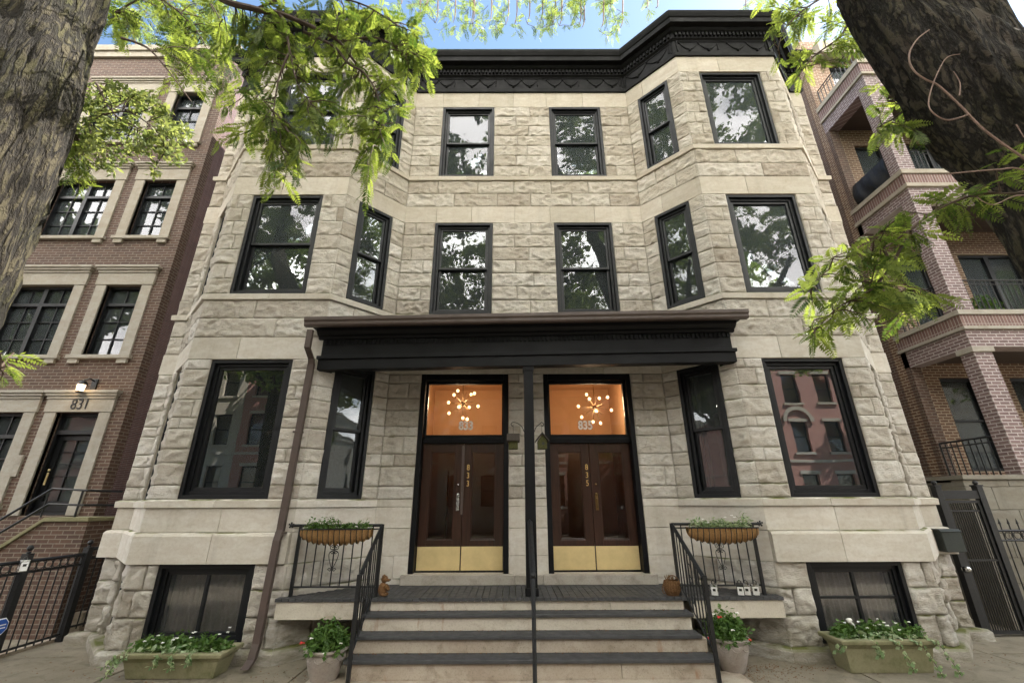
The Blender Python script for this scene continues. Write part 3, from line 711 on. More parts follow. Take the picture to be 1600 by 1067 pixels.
    bl = []; rr = random.Random(5+s)
    for i in range(22):
        ph = i*2.399963; zz = 1-2*(i+.5)/22; rad = math.sqrt(1-zz*zz); dv = np.array([rad*math.cos(ph), rad*math.sin(ph), zz]); L_ = .30 if i % 2 else .24
        m.tube([C, C+dv*L_], .004, 5)
        if i % 2: bl.append(C+dv*(L_+.02))
    m.build('arms', 'dark_brass', ch_)
    for q in bl:
        k = MB(); k.ball(q, .029, 10, 8, (1, 1, 1.1)); k.build('bulb', 'bulb', ch_, smooth=True)
    ld = bpy.data.lights.new('chandelier_light', 'POINT'); ld.energy = 13; ld.color = (1, .68, .40); ld.shadow_soft_size = .25
    lo = bpy.data.objects.new('chandelier_light', ld); col.objects.link(lo); lo.parent = ch_; lo.location = (0, -.0, -.0)
entrance(-1, '833'); entrance(1, '835')

# ---- front steps
stoop = thing('front_steps', 'four worn stone steps with dark painted treads in front of the double doors', 'steps', (0, 5.6, -ZG))
SY = [5.70, 5.52, 5.33]; SZ = [-1.184, -1.351, -1.516]
sx = [(at(565, 959, SY[0])[0], at(1084, 957, SY[0])[0]), (at(553, 993, SY[1])[0], at(1097, 990, SY[1])[0]), (at(536, 1030, SY[2])[0], at(1124, 1027, SY[2])[0])]
ybk = 5.95
for i in range(3):
    m = MB(); x0, x1 = sx[i]; k = 6
    m.box(x0, x1, SY[i], (SY[i-1]+.06 if i else YD+.07), SZ[i]-.036, SZ[i]); m.build('tread', 'slate_tread', stoop, bevel=.006)
zr_ = [(-1.087, SZ[0], YD+.035, sx[0]), (SZ[0]-.037, SZ[1], SY[0]+.035, sx[1]), (SZ[1]-.037, SZ[2], SY[1]+.035, sx[2]), (SZ[2]-.037, -1.70, SY[2]+.04, sx[2])]
for i, (zt_, zbm, y, (x0, x1)) in enumerate(zr_):
    m = MB(); ins = .02 if i < 3 else .03
    if i == 3: m.box(x0+ins, .895, y, y+.5, zbm, zt_); m.box(.901, x1-ins, y+.003, y+.5, zbm, zt_)
    elif i == 0: m.box(x0+.04, .93, y, y+.3, zbm, zt_); m.box(.934, x1-.04, y, y+.3, zbm, zt_)
    else: m.box(x0+ins, x1-ins, y, y+.4, zbm, zt_)
    m.build('riser', 'riser_cream' if i < 2 else 'step_stone', stoop, bevel=.004)
m = MB(); m.box(-2.35, 2.2, 4.95, 5.6, -ZG, -1.70); m.build('landing_slab', 'step_stone', stoop, bevel=.006)

# ================================================================== GROUND
def structure(o): o['kind'] = 'structure'; return o
g = MB(); g.box(-150, 150, -150, 200, -ZG-.5, -ZG-.16); structure(g.build('ground', 'soil'))
pv = MB()
xs = [-40]+[-13+2.02*i+.35 for i in range(14)]+[40]
ys = [1.6, 3.1, 4.62, 6.2, 12.5]
for a, b_ in zip(xs[:-1], xs[1:]):
    for c_, d_ in zip(ys[:-1], ys[1:]):
        pv.box(a+.008, b_-.008, c_+.008, d_-.008, -ZG-.14, -ZG+random.uniform(-.004, .002))
structure(pv.build('pavement', 'pavement', bevel=.006))
rd = MB(); rd.box(-60, 60, -11.5, -2.2, -ZG-.155, -ZG-.15); structure(rd.build('road', 'asphalt'))
kb = MB(); kb.box(-60, 60, -2.2, -2.05, -ZG-.16, -ZG-.01); kb.box(-60, 60, -11.65, -11.5, -ZG-.16, -ZG-.01); structure(kb.build('kerb', 'step_stone', bevel=.01))
pw = MB(); pw.box(-60, 60, -2.05, 1.6, -ZG-.16, -ZG-.02); structure(pw.build('parkway', 'soil'))
fp = MB(); fp.box(-60, 60, -15, -11.65, -ZG-.16, -ZG-.01); structure(fp.build('far_pavement', 'pavement'))

# ================================================================== LEFT NEIGHBOUR (brick)
def wall_boxes(mb, x0, x1, z0, z1, ya, yb, ops, M=None):
    zs = sorted({z0, z1}|{o[j] for o in ops for j in (2, 3)})
    zs = [z for z in zs if z0 <= z <= z1]
    for a, b_ in zip(zs[:-1], zs[1:]):
        iv = [(x0, x1)]
        for o in ops:
            if o[2] < b_-.001 and o[3] > a+.001:
                nv = []
                for p, q in iv:
                    if o[1] <= p or o[0] >= q: nv.append((p, q)); continue
                    if o[0] > p: nv.append((p, o[0]))
                    if o[1] < q: nv.append((o[1], q))
                iv = nv
        for p, q in iv: mb.box(p, q, ya, yb, a, b_)
LN = thing('brick_rowhouse', 'four-storey brown brick rowhouse numbered 831 with pale stone window surrounds, left of the greystone', 'house', (-9.5, 7.6, -ZG))
YL = 7.6; XE = -7.08
floors = [(2.60, 4.06, 4.48), (5.19, 6.63, 7.10), (7.73, 9.24, 9.69)]
cols = [(-8.22, -7.52, 2), (-10.08, -8.85, 4), (-12.6, -11.37, 4), (-14.2, -13.5, 2)]
ops = [(a, b_, z0, z1) for z0, z1, _ in floors for a, b_, _ in cols]+[(-8.28, -7.52, -.16, 1.535), (-10.08, -8.85, .0, 1.535), (-12.6, -11.37, 0, 1.535)]
m = MB(); wall_boxes(m, -15, XE, -ZG-.2, 10.42, YL, YL+.2, ops); m.build('front_wall', 'brick_brown', LN)
m = MB(); m.box(XE-.2, XE, YL+.2, 20, -ZG-.2, 10.6); m.build('side_wall', 'brick_purple', LN)
m = MB(); m.box(-15, XE-.2, 19.8, 20, -ZG-.2, 10.6); m.box(-15, -14.8, YL+.2, 19.8, -ZG-.2, 10.6); m.box(-14.8, XE-.2, YL+.2, 19.8, 10.3, 10.4)
for z in (-.4, 2.1, 4.7, 7.3): m.box(-14.8, XE-.2, YL+.6, 19.8, z, z+.1)
m.build('back_walls', 'interior_dark', LN)
m = MB(); m.box(-15, XE+.05, YL-.06, YL+.22, 10.42, 10.60); m.box(-15, XE+.08, YL-.1, YL+.24, 10.602, 10.74); m.box(-15, XE+.06, YL-.07, YL+.2, 10.742, 10.83)
m.build('parapet_coping', 'limestone_grey', LN, bevel=.006)
def surround(a, b_, z0, z1, zc, door=False):
    m = MB(); j = .20; y = YL-.03
    m.box(a-j, a-.0, y, YL+.06, z0, z1); m.box(b_, b_+j, y, YL+.06, z0, z1)
    m.box(a-j-.02, b_+j+.02, y-.012, YL+.06, z1+.002, z1+(zc-z1)*.62)
    z = z1+(zc-z1)*.62+.002; m.box(a-j-.03, b_+j+.03, y-.03, YL, z, z+.05); m.box(a-j-.055, b_+j+.055, y-.055, YL, z+.052, z+.10); m.box(a-j-.08, b_+j+.08, y-.08, YL, z+.102, z+.15)
    if not door:
        m.box(a-j-.04, b_+j+.04, y-.04, YL+.05, z0-.072, z0-.002)
        for xx in (a-j+.01, b_+.01): m.box(xx, xx+j-.02, y-.02, YL, z0-.16, z0-.074)
    m.build('stone_surround', 'limestone_grey', LN, bevel=.004)
def ln_window(a, b_, z0, z1, nc):
    m = MB(); y0 = YL+.07; e = .002
    ring(m, a+e, b_-e, z0+e, z1-e, .045, y0, y0+.1)
    zt_ = z0+(z1-z0)*.735; m.box(a+.047, b_-.047, y0, y0+.08, zt_-.03, zt_+.03)
    if nc == 4: mid = (a+b_)/2; m.box(mid-.04, mid+.04, y0-.003, y0+.08, z0+.047, zt_-.032); m.box(mid-.04, mid+.04, y0-.003, y0+.08, zt_+.032, z1-.047); secs = [(a+.047, mid-.04), (mid+.04, b_-.047)]
    else: secs = [(a+.047, b_-.047)]
    wf = m.build('window', 'window_paint', LN)
    mu = MB()
    for l, r_ in secs:
        c_ = (l+r_)/2; mu.box(c_-.009, c_+.009, y0+.035, y0+.055, z0+.047, zt_-.031); mu.box(c_-.009, c_+.009, y0+.035, y0+.055, zt_+.031, z1-.047)
        for k in (1, 2): z = z0+(zt_-z0)*k/3; mu.box(l, c_-.01, y0+.035, y0+.055, z-.009, z+.009); mu.box(c_+.01, r_, y0+.035, y0+.055, z-.009, z+.009)
    mu.build('muntins', 'window_paint', wf)
    gp = MB(); gp.box(a+.045, b_-.045, y0+.06, y0+.066, z0+.045, z1-.045); gp.build('pane', 'glass', wf)
for z0, z1, zc in floors:
    for a, b_, nc in cols: surround(a, b_, z0, z1, zc); ln_window(a, b_, z0, z1, nc)
for a, b_ in ((-10.08, -8.85), (-12.6, -11.37)): surround(a, b_, .0, 1.535, 1.91); ln_window(a, b_, .0, 1.535, 4)
surround(-8.28, -7.52, -.16, 1.535, 1.91, True)
# entrance door 831
m = MB(); ring(m, -8.278, -7.522, -.158, 1.533, .05, YL+.08, YL+.2); m.box(-8.23, -7.57, YL+.06, YL+.2, 1.16, 1.23); ed = m.build('door_frame', 'window_paint', LN)
m = MB(); ring(m, -8.226, -7.574, -.10, 1.158, .09, YL+.13, YL+.17, .16)
m.box(-7.905, -7.895, YL+.14, YL+.16, .062, 1.066)
for k in (1, 2, 3, 4): z = .06+1.0*k/5; m.box(-8.135, -7.907, YL+.14, YL+.16, z-.006, z+.006); m.box(-7.893, -7.665, YL+.14, YL+.16, z-.006, z+.006)
dl = m.build('door_leaf', 'window_paint', LN)
m = MB(); m.box(-8.14, -7.66, YL+.165, YL+.169, .05, 1.08); m.build('pane', 'glass', dl)
m = MB(); m.box(-8.23, -7.57, YL+.13, YL+.136, 1.23, 1.485); m.build('pane', 'glass', ed)
m = MB(); m.tube([(-8.17, YL+.1, .32), (-8.17, YL+.1, .52)], .014, 6); m.ball((-8.17, YL+.10, .56), .02); m.build('door_handle', 'brass', dl)
text('house_number', '831', .26, (-7.885, YL-.05, 1.665), 'iron', LN, .006, sx=.85, bold=-.002)
m = MB(); m.box(-8.66, -8.56, YL-.03, YL, .45, .80); m.box(-8.645, -8.575, YL-.038, YL-.03, .66, .78); m.build('intercom', 'limestone_grey', LN, bevel=.003)
# lantern
m = MB(); C = at(126, 606, YL-.16)
m.box(C[0]+.02, C[0]+.12, YL-.02, YL, C[2]-.0, C[2]+.2); m.tube([(C[0]+.07, YL-.01, C[2]+.15), (C[0]+.05, YL-.1, C[2]+.19), (C[0], YL-.16, C[2]+.13)], .012, 6)
m.lathe((C[0], C[1], C[2]), [(.0, .14), (.05, .12), (.085, .07), (.085, .06), (.0, .062)], 12); m.lathe((C[0], C[1], C[2]-.06), [(.0, -.02), (.05, -.02), (.06, 0), (.0, .0)], 12)
for k in range(4): a = k*math.pi/2+.4; m.tube([(C[0]+.075*math.cos(a), C[1]+.075*math.sin(a), C[2]+.065), (C[0]+.055*math.cos(a), C[1]+.055*math.sin(a), C[2]-.06)], .005, 4)
ln = m.build('wall_lantern', 'iron', LN)
m = MB(); m.lathe((C[0], C[1], C[2]), [(.0, .055), (.06, .055), (.048, -.055), (0, -.055)], 12); m.build('lantern_glass', 'lantern_glow', ln)
ld = bpy.data.lights.new('lantern_light', 'POINT'); ld.energy = 1.2; ld.color = (1, .7, .4); ld.shadow_soft_size = .05; lo = bpy.data.objects.new('lantern_light', ld); col.objects.link(lo); lo.location = P3(C[0], C[1]-.12, C[2]); 
lo.parent = LN; lo.location = Vector(P3(C[0], C[1]-.12, C[2]))-W[LN.name]
# stoop of 831: landing, sloping stair wall with a mossy cap, handrail
st = thing('brick_stoop', 'brick stoop with sloping mossy stone cap and black pipe handrail before door 831', 'steps', (-8.2, 7.1, -ZG))
YS = 6.95
A_, B_, C_ = at(72, 808, YS), at(0, 853, YS), at(139, 810, YS)
sl_ = (A_[2]-B_[2])/(A_[0]-B_[0]); xe = A_[0]-1.9; ze = A_[2]-1.9*sl_
m = MB(); m.prism([(C_[0], -ZG-.1), (C_[0], A_[2]-.06), (A_[0], A_[2]-.06), (xe, ze-.08), (xe, -ZG-.1)], YS, YS+.25, 'y'); m.box(A_[0]-.2, C_[0], YS+.25, YL, -ZG-.1, A_[2]-.065); m.build('stair_wall', 'brick_brown', st)
m = MB(); m.prism([(C_[0]+.02, A_[2]-.058), (C_[0]+.02, A_[2]), (A_[0], A_[2]), (xe, ze), (xe, ze-.075), (A_[0], A_[2]-.058)], YS-.03, YS+.28, 'y'); m.box(A_[0]-.1, C_[0]+.02, YS+.28, YL-.032, A_[2]-.058, A_[2]-.005)
for i in range(7): m.box(A_[0]-.3*(i+1)-.1, A_[0]-.3*i-.1, YS+.28, YL-.1, A_[2]-.17*(i+1)-.1, A_[2]-.17*(i+1))
m.build('stone_cap', 'trough_stone', st, bevel=.006)
m = MB(); yr = YS+.02
for V in ((0, 812, 83, 763, 136, 766), (0, 832, 77, 787, 130, 789)):
    p, q, r_ = at(V[0], V[1], yr), at(V[2], V[3], yr), at(V[4], V[5], yr); p = q+(p-q)*2.2
    m.tube([p, q, r_, (r_[0], YL, r_[2])], .018, 6)
t = at(130, 766, yr); m.tube([t, (t[0], t[1], A_[2])], .016, 6); t = at(78, 766, yr); m.tube([t, (t[0]-.0, t[1], A_[2])], .012, 6)
m.build('handrail', 'iron', st)
# fence at the areaway of 831
def rail_fence(name, label, xy0, xy1, z0, z1, n, spear=False, rings_=True, mat='iron', posts=(0, 1), group=None):
    t = thing(name, label, 'fence', (xy0[0], xy0[1], -ZG), group)
    m = MB(); a, b_ = np.array(xy0), np.array(xy1)
    pt = lambda s, z: (*(a+(b_-a)*s), z)
    for z in (z0+.06, z1-.13, z1): m.bar(pt(0, z), pt(1, z), .022 if z != z1 else .028)
    for i in range(n+1):
        s = (i+.5)/(n+1); m.tube([pt(s, z0+.02), pt(s, z1+(.09 if spear else 0))], .0085, 5)
        if spear: m.tube([pt(s, z1+.09), pt(s, z1+.17)], [.018, .001], 6)
        if rings_ and i < n:
            s2 = (i+1)/(n+1); c_ = np.array(pt(s2, z1-.065)); d_ = np.append((b_-a)/np.linalg.norm(b_-a), 0)
            m.tube([c_+.05*(math.cos(k*math.pi/5)*d_+math.sin(k*math.pi/5)*np.array([0, 0, 1])) for k in range(11)], .006, 4, False)
    m.build('railing_panel', mat, t)
    for s in posts:
        m = MB(); p = pt(s, 0); m.box(p[0]-.04, p[0]+.04, p[1]-.04, p[1]+.04, -ZG-.02, z1+.09); m.ball((p[0], p[1], z1+.15), .035, 8, 6); m.ball((p[0], p[1], z1+.10), .025, 8, 4, (1, 1, .6)); m.build('post', mat, t)
    return t
zf = atx(128, 866, -6.33)[2]
rail_fence('iron_fence', 'long black iron fence with a ring frieze before the brick rowhouse', (-6.27, 4.2), (-6.33, 6.86), -ZG+.03, zf, 24, posts=(0, .68, 1))
rail_fence('iron_fence', 'short black iron fence panel closing the gap beside the greystone, left of its corner', (-6.37, 6.93), (-6.30, 7.5), -ZG+.08, zf+.06, 5, posts=())
m = MB(); m.box(-9.5, -6.42, 7.2, 7.32, -ZG-.1, -1.45); m.box(-6.45, -6.38, 4.2, 7.2, -ZG-.1, -ZG+.04); tag(m.build('area_curb', 'step_stone'), 'low pale concrete curb behind the black fence of the brick rowhouse', 'curb')
def lockbox(loc, label, rz, group, tilt_=0, dark=False):
    t = thing('lockbox', label, 'lockbox', loc, group)
    m = MB(); x, y, z = loc; m.box(x-.032, x+.032, y-.03, y+.01, z, z+.12); b0 = m.build('body', 'steel' if not dark else 'black_plastic', t, bevel=.006)
    m = MB(); m.box(x-.026, x+.026, y-.034, y-.030, z+.01, z+.095); m.build('label_plate', 'white_plastic', t, bevel=.001)
    m = MB(); m.box(x-.012, x+.012, y-.037, y-.034, z+.055, z+.08); m.build('display', 'black_plastic', t)
    m = MB(); m.tube([(x-.014, y-.01, z+.12), (x-.013, y-.005, z+.14), (x, y, z+.155), (x+.013, y-.005, z+.14), (x+.014, y-.01, z+.12)], .004, 6); m.build('shackle', 'black_plastic', t)
    t.rotation_euler = (tilt_, 0, rz); t.scale = (1.3, 1.3, 1.1); return t
q = atx(29, 893, -6.24); lockbox((q[0]+.03, q[1], q[2]), 'white lockbox hanging on the iron fence before the brick rowhouse', R(60), None)
q = atx(0, 979, -6.2); t = thing('security_sign', 'blue octagonal security sign with a white edge on the iron fence', 'sign', tuple(q))
for r_, mt, dx in ((.085, 'white_plastic', 0), (.074, 'blue_sign', .006)):
    m = MB(); m.prism([(q[1]+r_*math.cos(R(22.5+45*k)), q[2]+r_*1.1*math.sin(R(22.5+45*k))) for k in range(8)], q[0]+dx, q[0]+dx+.006, 'x'); m.build('sign_face' if dx else 'sign_border', mt, t)
m = MB(); [m.box(q[0]+.012, q[0]+.015, q[1]-.045, q[1]+.045, q[2]+z, q[2]+z+.012) for z in (.012, -.02)]; m.build('lettering', 'white_plastic', t)
m = MB(); m.tube([(q[0]-.01, q[1], -ZG), (q[0]-.01, q[1], q[2]+.05)], .008, 6); m.build('stake', 'steel', t)

# ================================================================== RIGHT NEIGHBOUR (balconies)
RN = thing('balcony_building', 'brick apartment building with stacked brick-piered balconies, right of the greystone', 'building', (10, 7.3, -ZG))
XS, YF, YB = 8.08, 7.3, 8.7; XR = 13.5
lv = [(2.62, 2.95, 3.01, 3.24, 3.335), (5.90, 6.16, 6.25, 6.50, 6.61), (9.08, 9.43, 9.50, 9.80, 9.93)]
mb_, so_, st_ = MB(), MB(), MB()
wins = [(8.72, 9.46, .55, 2.43), (8.74, 9.40, 3.55, 5.43), (8.71, 9.42, 6.85, 8.69), (10.19, 11.6, 3.42, 5.42), (10.0, 11.3, 6.75, 8.75), (10.2, 11.2, .55, 2.43), (8.8, 9.7, 10.0, 11.6), (12.2, 13.2, 3.5, 5.4)]
m = MB(); wall_boxes(m, XS+.01, XR, -ZG, 12.6, YB, YB+.2, wins); m.build('back_wall', 'brick_buff', RN)
m = MB(); m.box(XS, XS+.3, YB+.201, 20, -ZG-.2, 12.6); m.box(XS, XS+.22, YB-.12, YB-.001, .34, 9.08); m.build('side_wall', 'brick_brown', RN)
m = MB(); m.box(XS+.3, XR, 19.8, 20, -ZG, 12.6); m.box(XR-.2, XR, YB+.2, 19.8, -ZG, 12.6); m.box(XS+.3, XR-.2, YB+.2, 19.8, 12.4, 12.5)
for z in (.2, 3.0, 6.2, 9.4): m.box(XS+.3, XR-.2, YB+.5, 19.8, z, z+.1)
m.build('inner_shell', 'interior_dark', RN)
for i, (z0, z1, z2, z3, z4) in enumerate(lv):
    m = MB(); m.box(XS, XR, YF, YF+.28, z0, z1); m.box(XS, XS+.28, YF+.28, YB, z0, z1); m.build('parapet', 'brick_pale', RN)
    m = MB(); m.box(XS-.02, XR, YF-.02, YF+.28, z2+.002, z3); m.box(XS-.02, XS+.28, YF+.28, YB, z2+.002, z3); m.build('soldier_course', 'brick_soldier', RN)
    m = MB(); m.box(XS-.05, XR, YF-.05, YF+.3, z1+.001, z2); m.box(XS-.05, XS+.3, YF+.3, YB, z1+.001, z2); m.box(XS-.05, XR, YF-.05, YF+.3, z3+.002, z4); m.box(XS-.05, XS+.3, YF+.3, YB, z3+.002, z4); m.build('stone_course', 'limestone_grey', RN, bevel=.005)
    m = MB(); m.box(XS+.3, XR, YF+.3, YB-.001, z0+.12, z0+.2); m.build('balcony_soffit', 'soffit_boards', RN)
for z0, z1 in ((.34, 2.52), (3.337, 5.898), (6.612, 9.078)):
    for x0, x1 in ((XS, XS+.33), (12.0, 12.33)):
        m = MB(); m.box(x0, x1, YF+.001, YF+.25, z0, z1); m.build('pier', 'brick_pale', RN)
    if z0 < 1:
        for xx in (XS, 12.0): m = MB(); m.box(xx-.035, xx+.365, YF-.03, YF+.28, 2.521, 2.619); m.build('pier_cap', 'limestone_grey', RN, bevel=.005)
for a, b_, z0, z1 in wins:
    m = MB(); ring(m, a+.002, b_-.002, z0+.002, z1-.002, .06, YB+.06, YB+.16)
    if b_-a > .9: m.box((a+b_)/2-.05, (a+b_)/2+.05, YB+.05, YB+.15, z0+.064, z1-.064)
    else: zm = (z0+z1)/2+.05; m.box(a+.064, b_-.064, YB+.07, YB+.14, zm-.02, zm+.02)
    wf = m.build('window', 'window_paint', RN)
    m = MB(); m.box(a+.05, b_-.05, YB+.11, YB+.116, z0+.05, z1-.05); m.build('pane', 'glass', wf)
    if z0 < 4 and z0 > .5 and a < 9: m = MB(); m.box(a+.07, b_-.07, YB+.16, YB+.165, z1-.35, z1-.07); m.build('blind', 'interior_grey', wf)
def balcony_rail(pts, z0, z1, name='balcony_railing', n=10):
    m = MB()
    for a, b_ in zip(pts[:-1], pts[1:]):
        for z in (z1, z1-.09, z0+.04): m.bar((*a, z), (*b_, z), .026 if z == z1 else .018)
        L = math.dist(a, b_); k = max(2, int(L/.105))
        for i in range(k+1): s = i/k; x, y = a[0]+(b_[0]-a[0])*s, a[1]+(b_[1]-a[1])*s; m.tube([(x, y, z0), (x, y, z1)], .011 if 0 < i < k else .018, 5)
    return m.build(name, 'black_iron', RN)
zr1 = atx(1470, 692, XS)[2]
balcony_rail([(XS+.05, YF+.26), (XS+.05, YB-.13)], .36, zr1); balcony_rail([(XS+.34, YF+.1), (12.0, YF+.1)], .36, zr1)
for z4, zt_ in ((3.335, 4.02), (6.61, 7.24), (9.93, 10.55)):
    balcony_rail([(XS+.12, YF+.26 if z4 < 9 else YF+.1), (XS+.12, YB-.05)], z4+.001, zt_); balcony_rail([(XS+.34 if z4 < 9 else XS+.12, YF+.1), (12.0, YF+.1)], z4+.001, zt_)
# penthouse wall seen above the top balcony
m = MB(); m.box(XS+.35, XR, YB-.3, YB-.002, 11.75, 12.2); m.build('eave_band', 'limestone_grey', RN)
# terrace base of limestone blocks
m = MB(); z = -ZG-.1; r_i = 0
while z < .30:
    h = .34; x = 6.98-(.3 if r_i % 2 else 0)
    while x < 13.4:
        x1 = min(x+.72, 13.45); m.box(max(x, 6.98)+.004, x1-.004, 7.22, 7.42, z+.004, min(z+h, .33)-.004); x = x1
    z += h; r_i += 1
m.build('terrace_wall', 'limestone_dark', RN, bevel=.006)
m = MB(); m.box(6.99, 13.4, 7.24, 9.5, -ZG-.1, .30); m.box(6.96, 13.4, 7.18, 9.5, .335, .40); m.build('terrace_slab', 'limestone_dark', RN)
# tarpaulin over the side railing of the third balcony
t = thing('tarpaulin', 'glossy black tarpaulin draped over the side railing of the third-level balcony', 'tarpaulin', (XS+.05, 8.0, 6.61))
m = MB(); n = 24; vs = []
for j in range(9):
    for i in range(n+1):
        s = i/n; y = YF+.32+(YB-YF-.42)*s; k = j/8
        zz = 7.27-.62*k-.03*math.sin(9*s)*(k) if k < 1 else 6.62
        vs.append((XS+.10-.05*math.sin(k*3)-.03*math.sin(13*s+5*k)*k-.008*math.sin(31*s+4*k), y, zz))
m.add(vs, [(j*(n+1)+i, j*(n+1)+i+1, (j+1)*(n+1)+i+1, (j+1)*(n+1)+i) for j in range(8) for i in range(n)])
m.build('sheet', 'tarp_black', t, smooth=True)
# potted plant on the second balcony
C = at(1535, 480, YF+.45); pp = thing('potted_plant', 'potted leafy plant behind the railing of the second-level balcony', 'plant', (C[0], C[1], 3.32))
m = MB(); m.lathe((C[0], C[1], 3.05), [(0, 0), (.13, 0), (.19, .36), (.21, .36), (.21, .42), (.17, .42), (.16, .38), (0, .38)], 20); m.build('pot', 'black_plastic', pp)
POT_PLANT = (pp, (C[0], C[1], 3.62))
# ---- alley gate and fence
gt = thing('alley_gate', 'tall black iron alley gate with a round knob, right of the greystone', 'gate', (6.5, 6.9, -ZG))
m = MB(); gx0, gx1 = 6.17, 6.86; gz = .16
m.box(gx0, gx0+.09, 6.86, 6.95, -ZG, gz+.06); m.box(gx1-.06, gx1+.03, 6.86, 6.95, -ZG, gz+.06); m.box(gx0+.091, gx1-.061, 6.87, 6.94, gz-.12, gz)
m.box(gx0-.01, gx0+.10, 6.85, 6.96, gz+.061, gz+.08); m.box(gx1-.07, gx1+.04, 6.85, 6.96, gz+.061, gz+.08); m.ball((gx0+.045, 6.905, gz+.11), .035, 8, 6); m.ball((gx1-.015, 6.905, gz+.11), .035, 8, 6)
gf = m.build('gate_frame', 'iron', gt, bevel=.003)
m = MB(); a, b_ = gx0+.10, gx1-.07
ring(m, a, b_, -ZG+.03, gz-.14, .04, 6.88, 6.92)
for z in (gz-.30, -.80): m.box(a+.041, b_-.041, 6.885, 6.915, z, z+.025)
for i in range(13): x = a+.04+(b_-a-.08)*(i+.5)/13; m.tube([(x, 6.90, -ZG+.06), (x, 6.90, gz-.16)], .0075, 5)
gl = m.build('gate_leaf', 'iron', gt)
m = MB(); K = at(1512, 889, 6.84); m.ball(K, .042, 14, 8); m.tube([K, (K[0], 6.88, K[2])], .02, 8); m.tube([(K[0]-.03, 6.87, K[2]), (K[0]-.03, 6.86, K[2])], .035, 10); m.build('knob', 'steel', gl, smooth=True)
rail_fence('iron_fence', 'black iron fence with spear points and ring frieze right of the alley gate', (6.92, 6.9), (11.5, 6.9), -ZG+.04, -.40, 34, True, True, posts=(1,))
# dark end of the alley
m = MB(); m.box(6.01, 8.07, 17, 17.2, -ZG, 3.2); m.box(-7.07, -6.01, 17, 17.2, -ZG, 2.8); tag(m.build('alley_fence', 'limestone_dark'), 'dim wall closing the far end of the alley behind the iron gate', 'wall')
# ---- dark letter box on the corner
q = at(1471, 845, 6.66); t = thing('letter_box', 'dark green wall letter box on the right corner of the greystone', 'letter box', (q[0], 6.7, q[2]))
m = MB(); m.prism([(6.60, -.655), (6.60, -.40), (6.64, -.372), (6.76, -.372), (6.76, -.655)], 5.80, 6.075, 'x'); m.build('body', plain('letterbox_green', (.018, .026, .024), .4, 0, .2, 20), t, bevel=.008)
m = MB(); m.prism([(6.59, -.40), (6.635, -.368), (6.77, -.368), (6.77, -.36), (6.63, -.36), (6.585, -.392)], 5.79, 6.085, 'x'); m.build('lid', MATS['letterbox_green'], t)
m = MB()
for k in range(5): m.box(6.076, 6.079, 6.62, 6.66+.02*(k % 2), -.44-.045*k, -.42-.045*k)
m.build('address_stickers', 'white_plastic', t)

# ================================================================== FOLIAGE TOOLS
def unit(v): v = np.asarray(v, float); return v/(np.linalg.norm(v, axis=-1, keepdims=True)+1e-9)
def fronds(mb, P, D, L, pairs=9, lw=.16, tone=None, seed=0):
    """pinnate leaves: P base points, D directions, L lengths; every leaflet one small rhombus"""
    r = np.random.default_rng(seed); P = np.asarray(P); D = unit(D); n = len(P); L = np.asarray(L).reshape(-1, 1)
    up = unit(np.array([0, 0, 1.])+r.normal(0, .45, (n, 3))); side = unit(np.cross(D, up)); nm = np.cross(side, D)
    vs, tn = [], []
    tone = r.random(n) if tone is None else tone
    for j in range(pairs):
        t = .12+.88*(j+.5)/pairs; c = P+D*L*t-nm*0-np.array([0, 0, 1.])*L*.22*t*t
        ll = L*(.27*math.sin(math.pi*(.18+.74*t)))
        for s in (-1, 1):
            d = unit(side*s*.9+D*.38-np.array([0, 0, .25])+r.normal(0, .08, (n, 3))); w_ = unit(np.cross(d, nm))*ll*lw*.95
            a, b_, e, f_ = c, c+d*ll*.5+w_, c+d*ll, c+d*ll*.5-w_
            vs.append(np.stack([a, b_, e, f_], 1).reshape(-1, 3)); tn.append(np.repeat(np.clip(tone+r.normal(0, .08, n), 0, 1), 4))
    # the rachis, a narrow ribbon
    e = P+D*L-np.array([0, 0, 1.])*L*.2; w2 = side*.0016
    vs.append(np.stack([P-w2, P+w2, e+w2*.5, e-w2*.5], 1).reshape(-1, 3)); tn.append(np.repeat(tone*0+.4, 4))
    V = np.concatenate(vs); T = np.concatenate(tn); k = mb.n; mb.v.append(V); mb.t.append(T); mb.n += len(V)
    mb.f.extend((np.arange(len(V)).reshape(-1, 4)+k).tolist())
def leaves(mb, P, size, seed=0, aspect=.55, tone=None, flat=.5, up=None):
    r = np.random.default_rng(seed); P = np.asarray(P); n = len(P); size = np.broadcast_to(np.asarray(size, float), (n,)).reshape(-1, 1)*r.uniform(.6, 1.3, (n, 1))
    nm = unit(np.array([0, 0, flat*2])+r.normal(0, 1, (n, 3))); d = unit(np.cross(nm, r.normal(0, 1, (n, 3)))); w_ = np.cross(d, nm)*size*aspect/2
    V = np.stack([P, P+d*size*.5+w_, P+d*size-nm*size*.15, P+d*size*.5-w_], 1).reshape(-1, 3)
    tone = r.random(n) if tone is None else tone
    k = mb.n; mb.v.append(V); mb.t.append(np.repeat(tone, 4)); mb.n += len(V); mb.f.extend((np.arange(len(V)).reshape(-1, 4)+k).tolist())
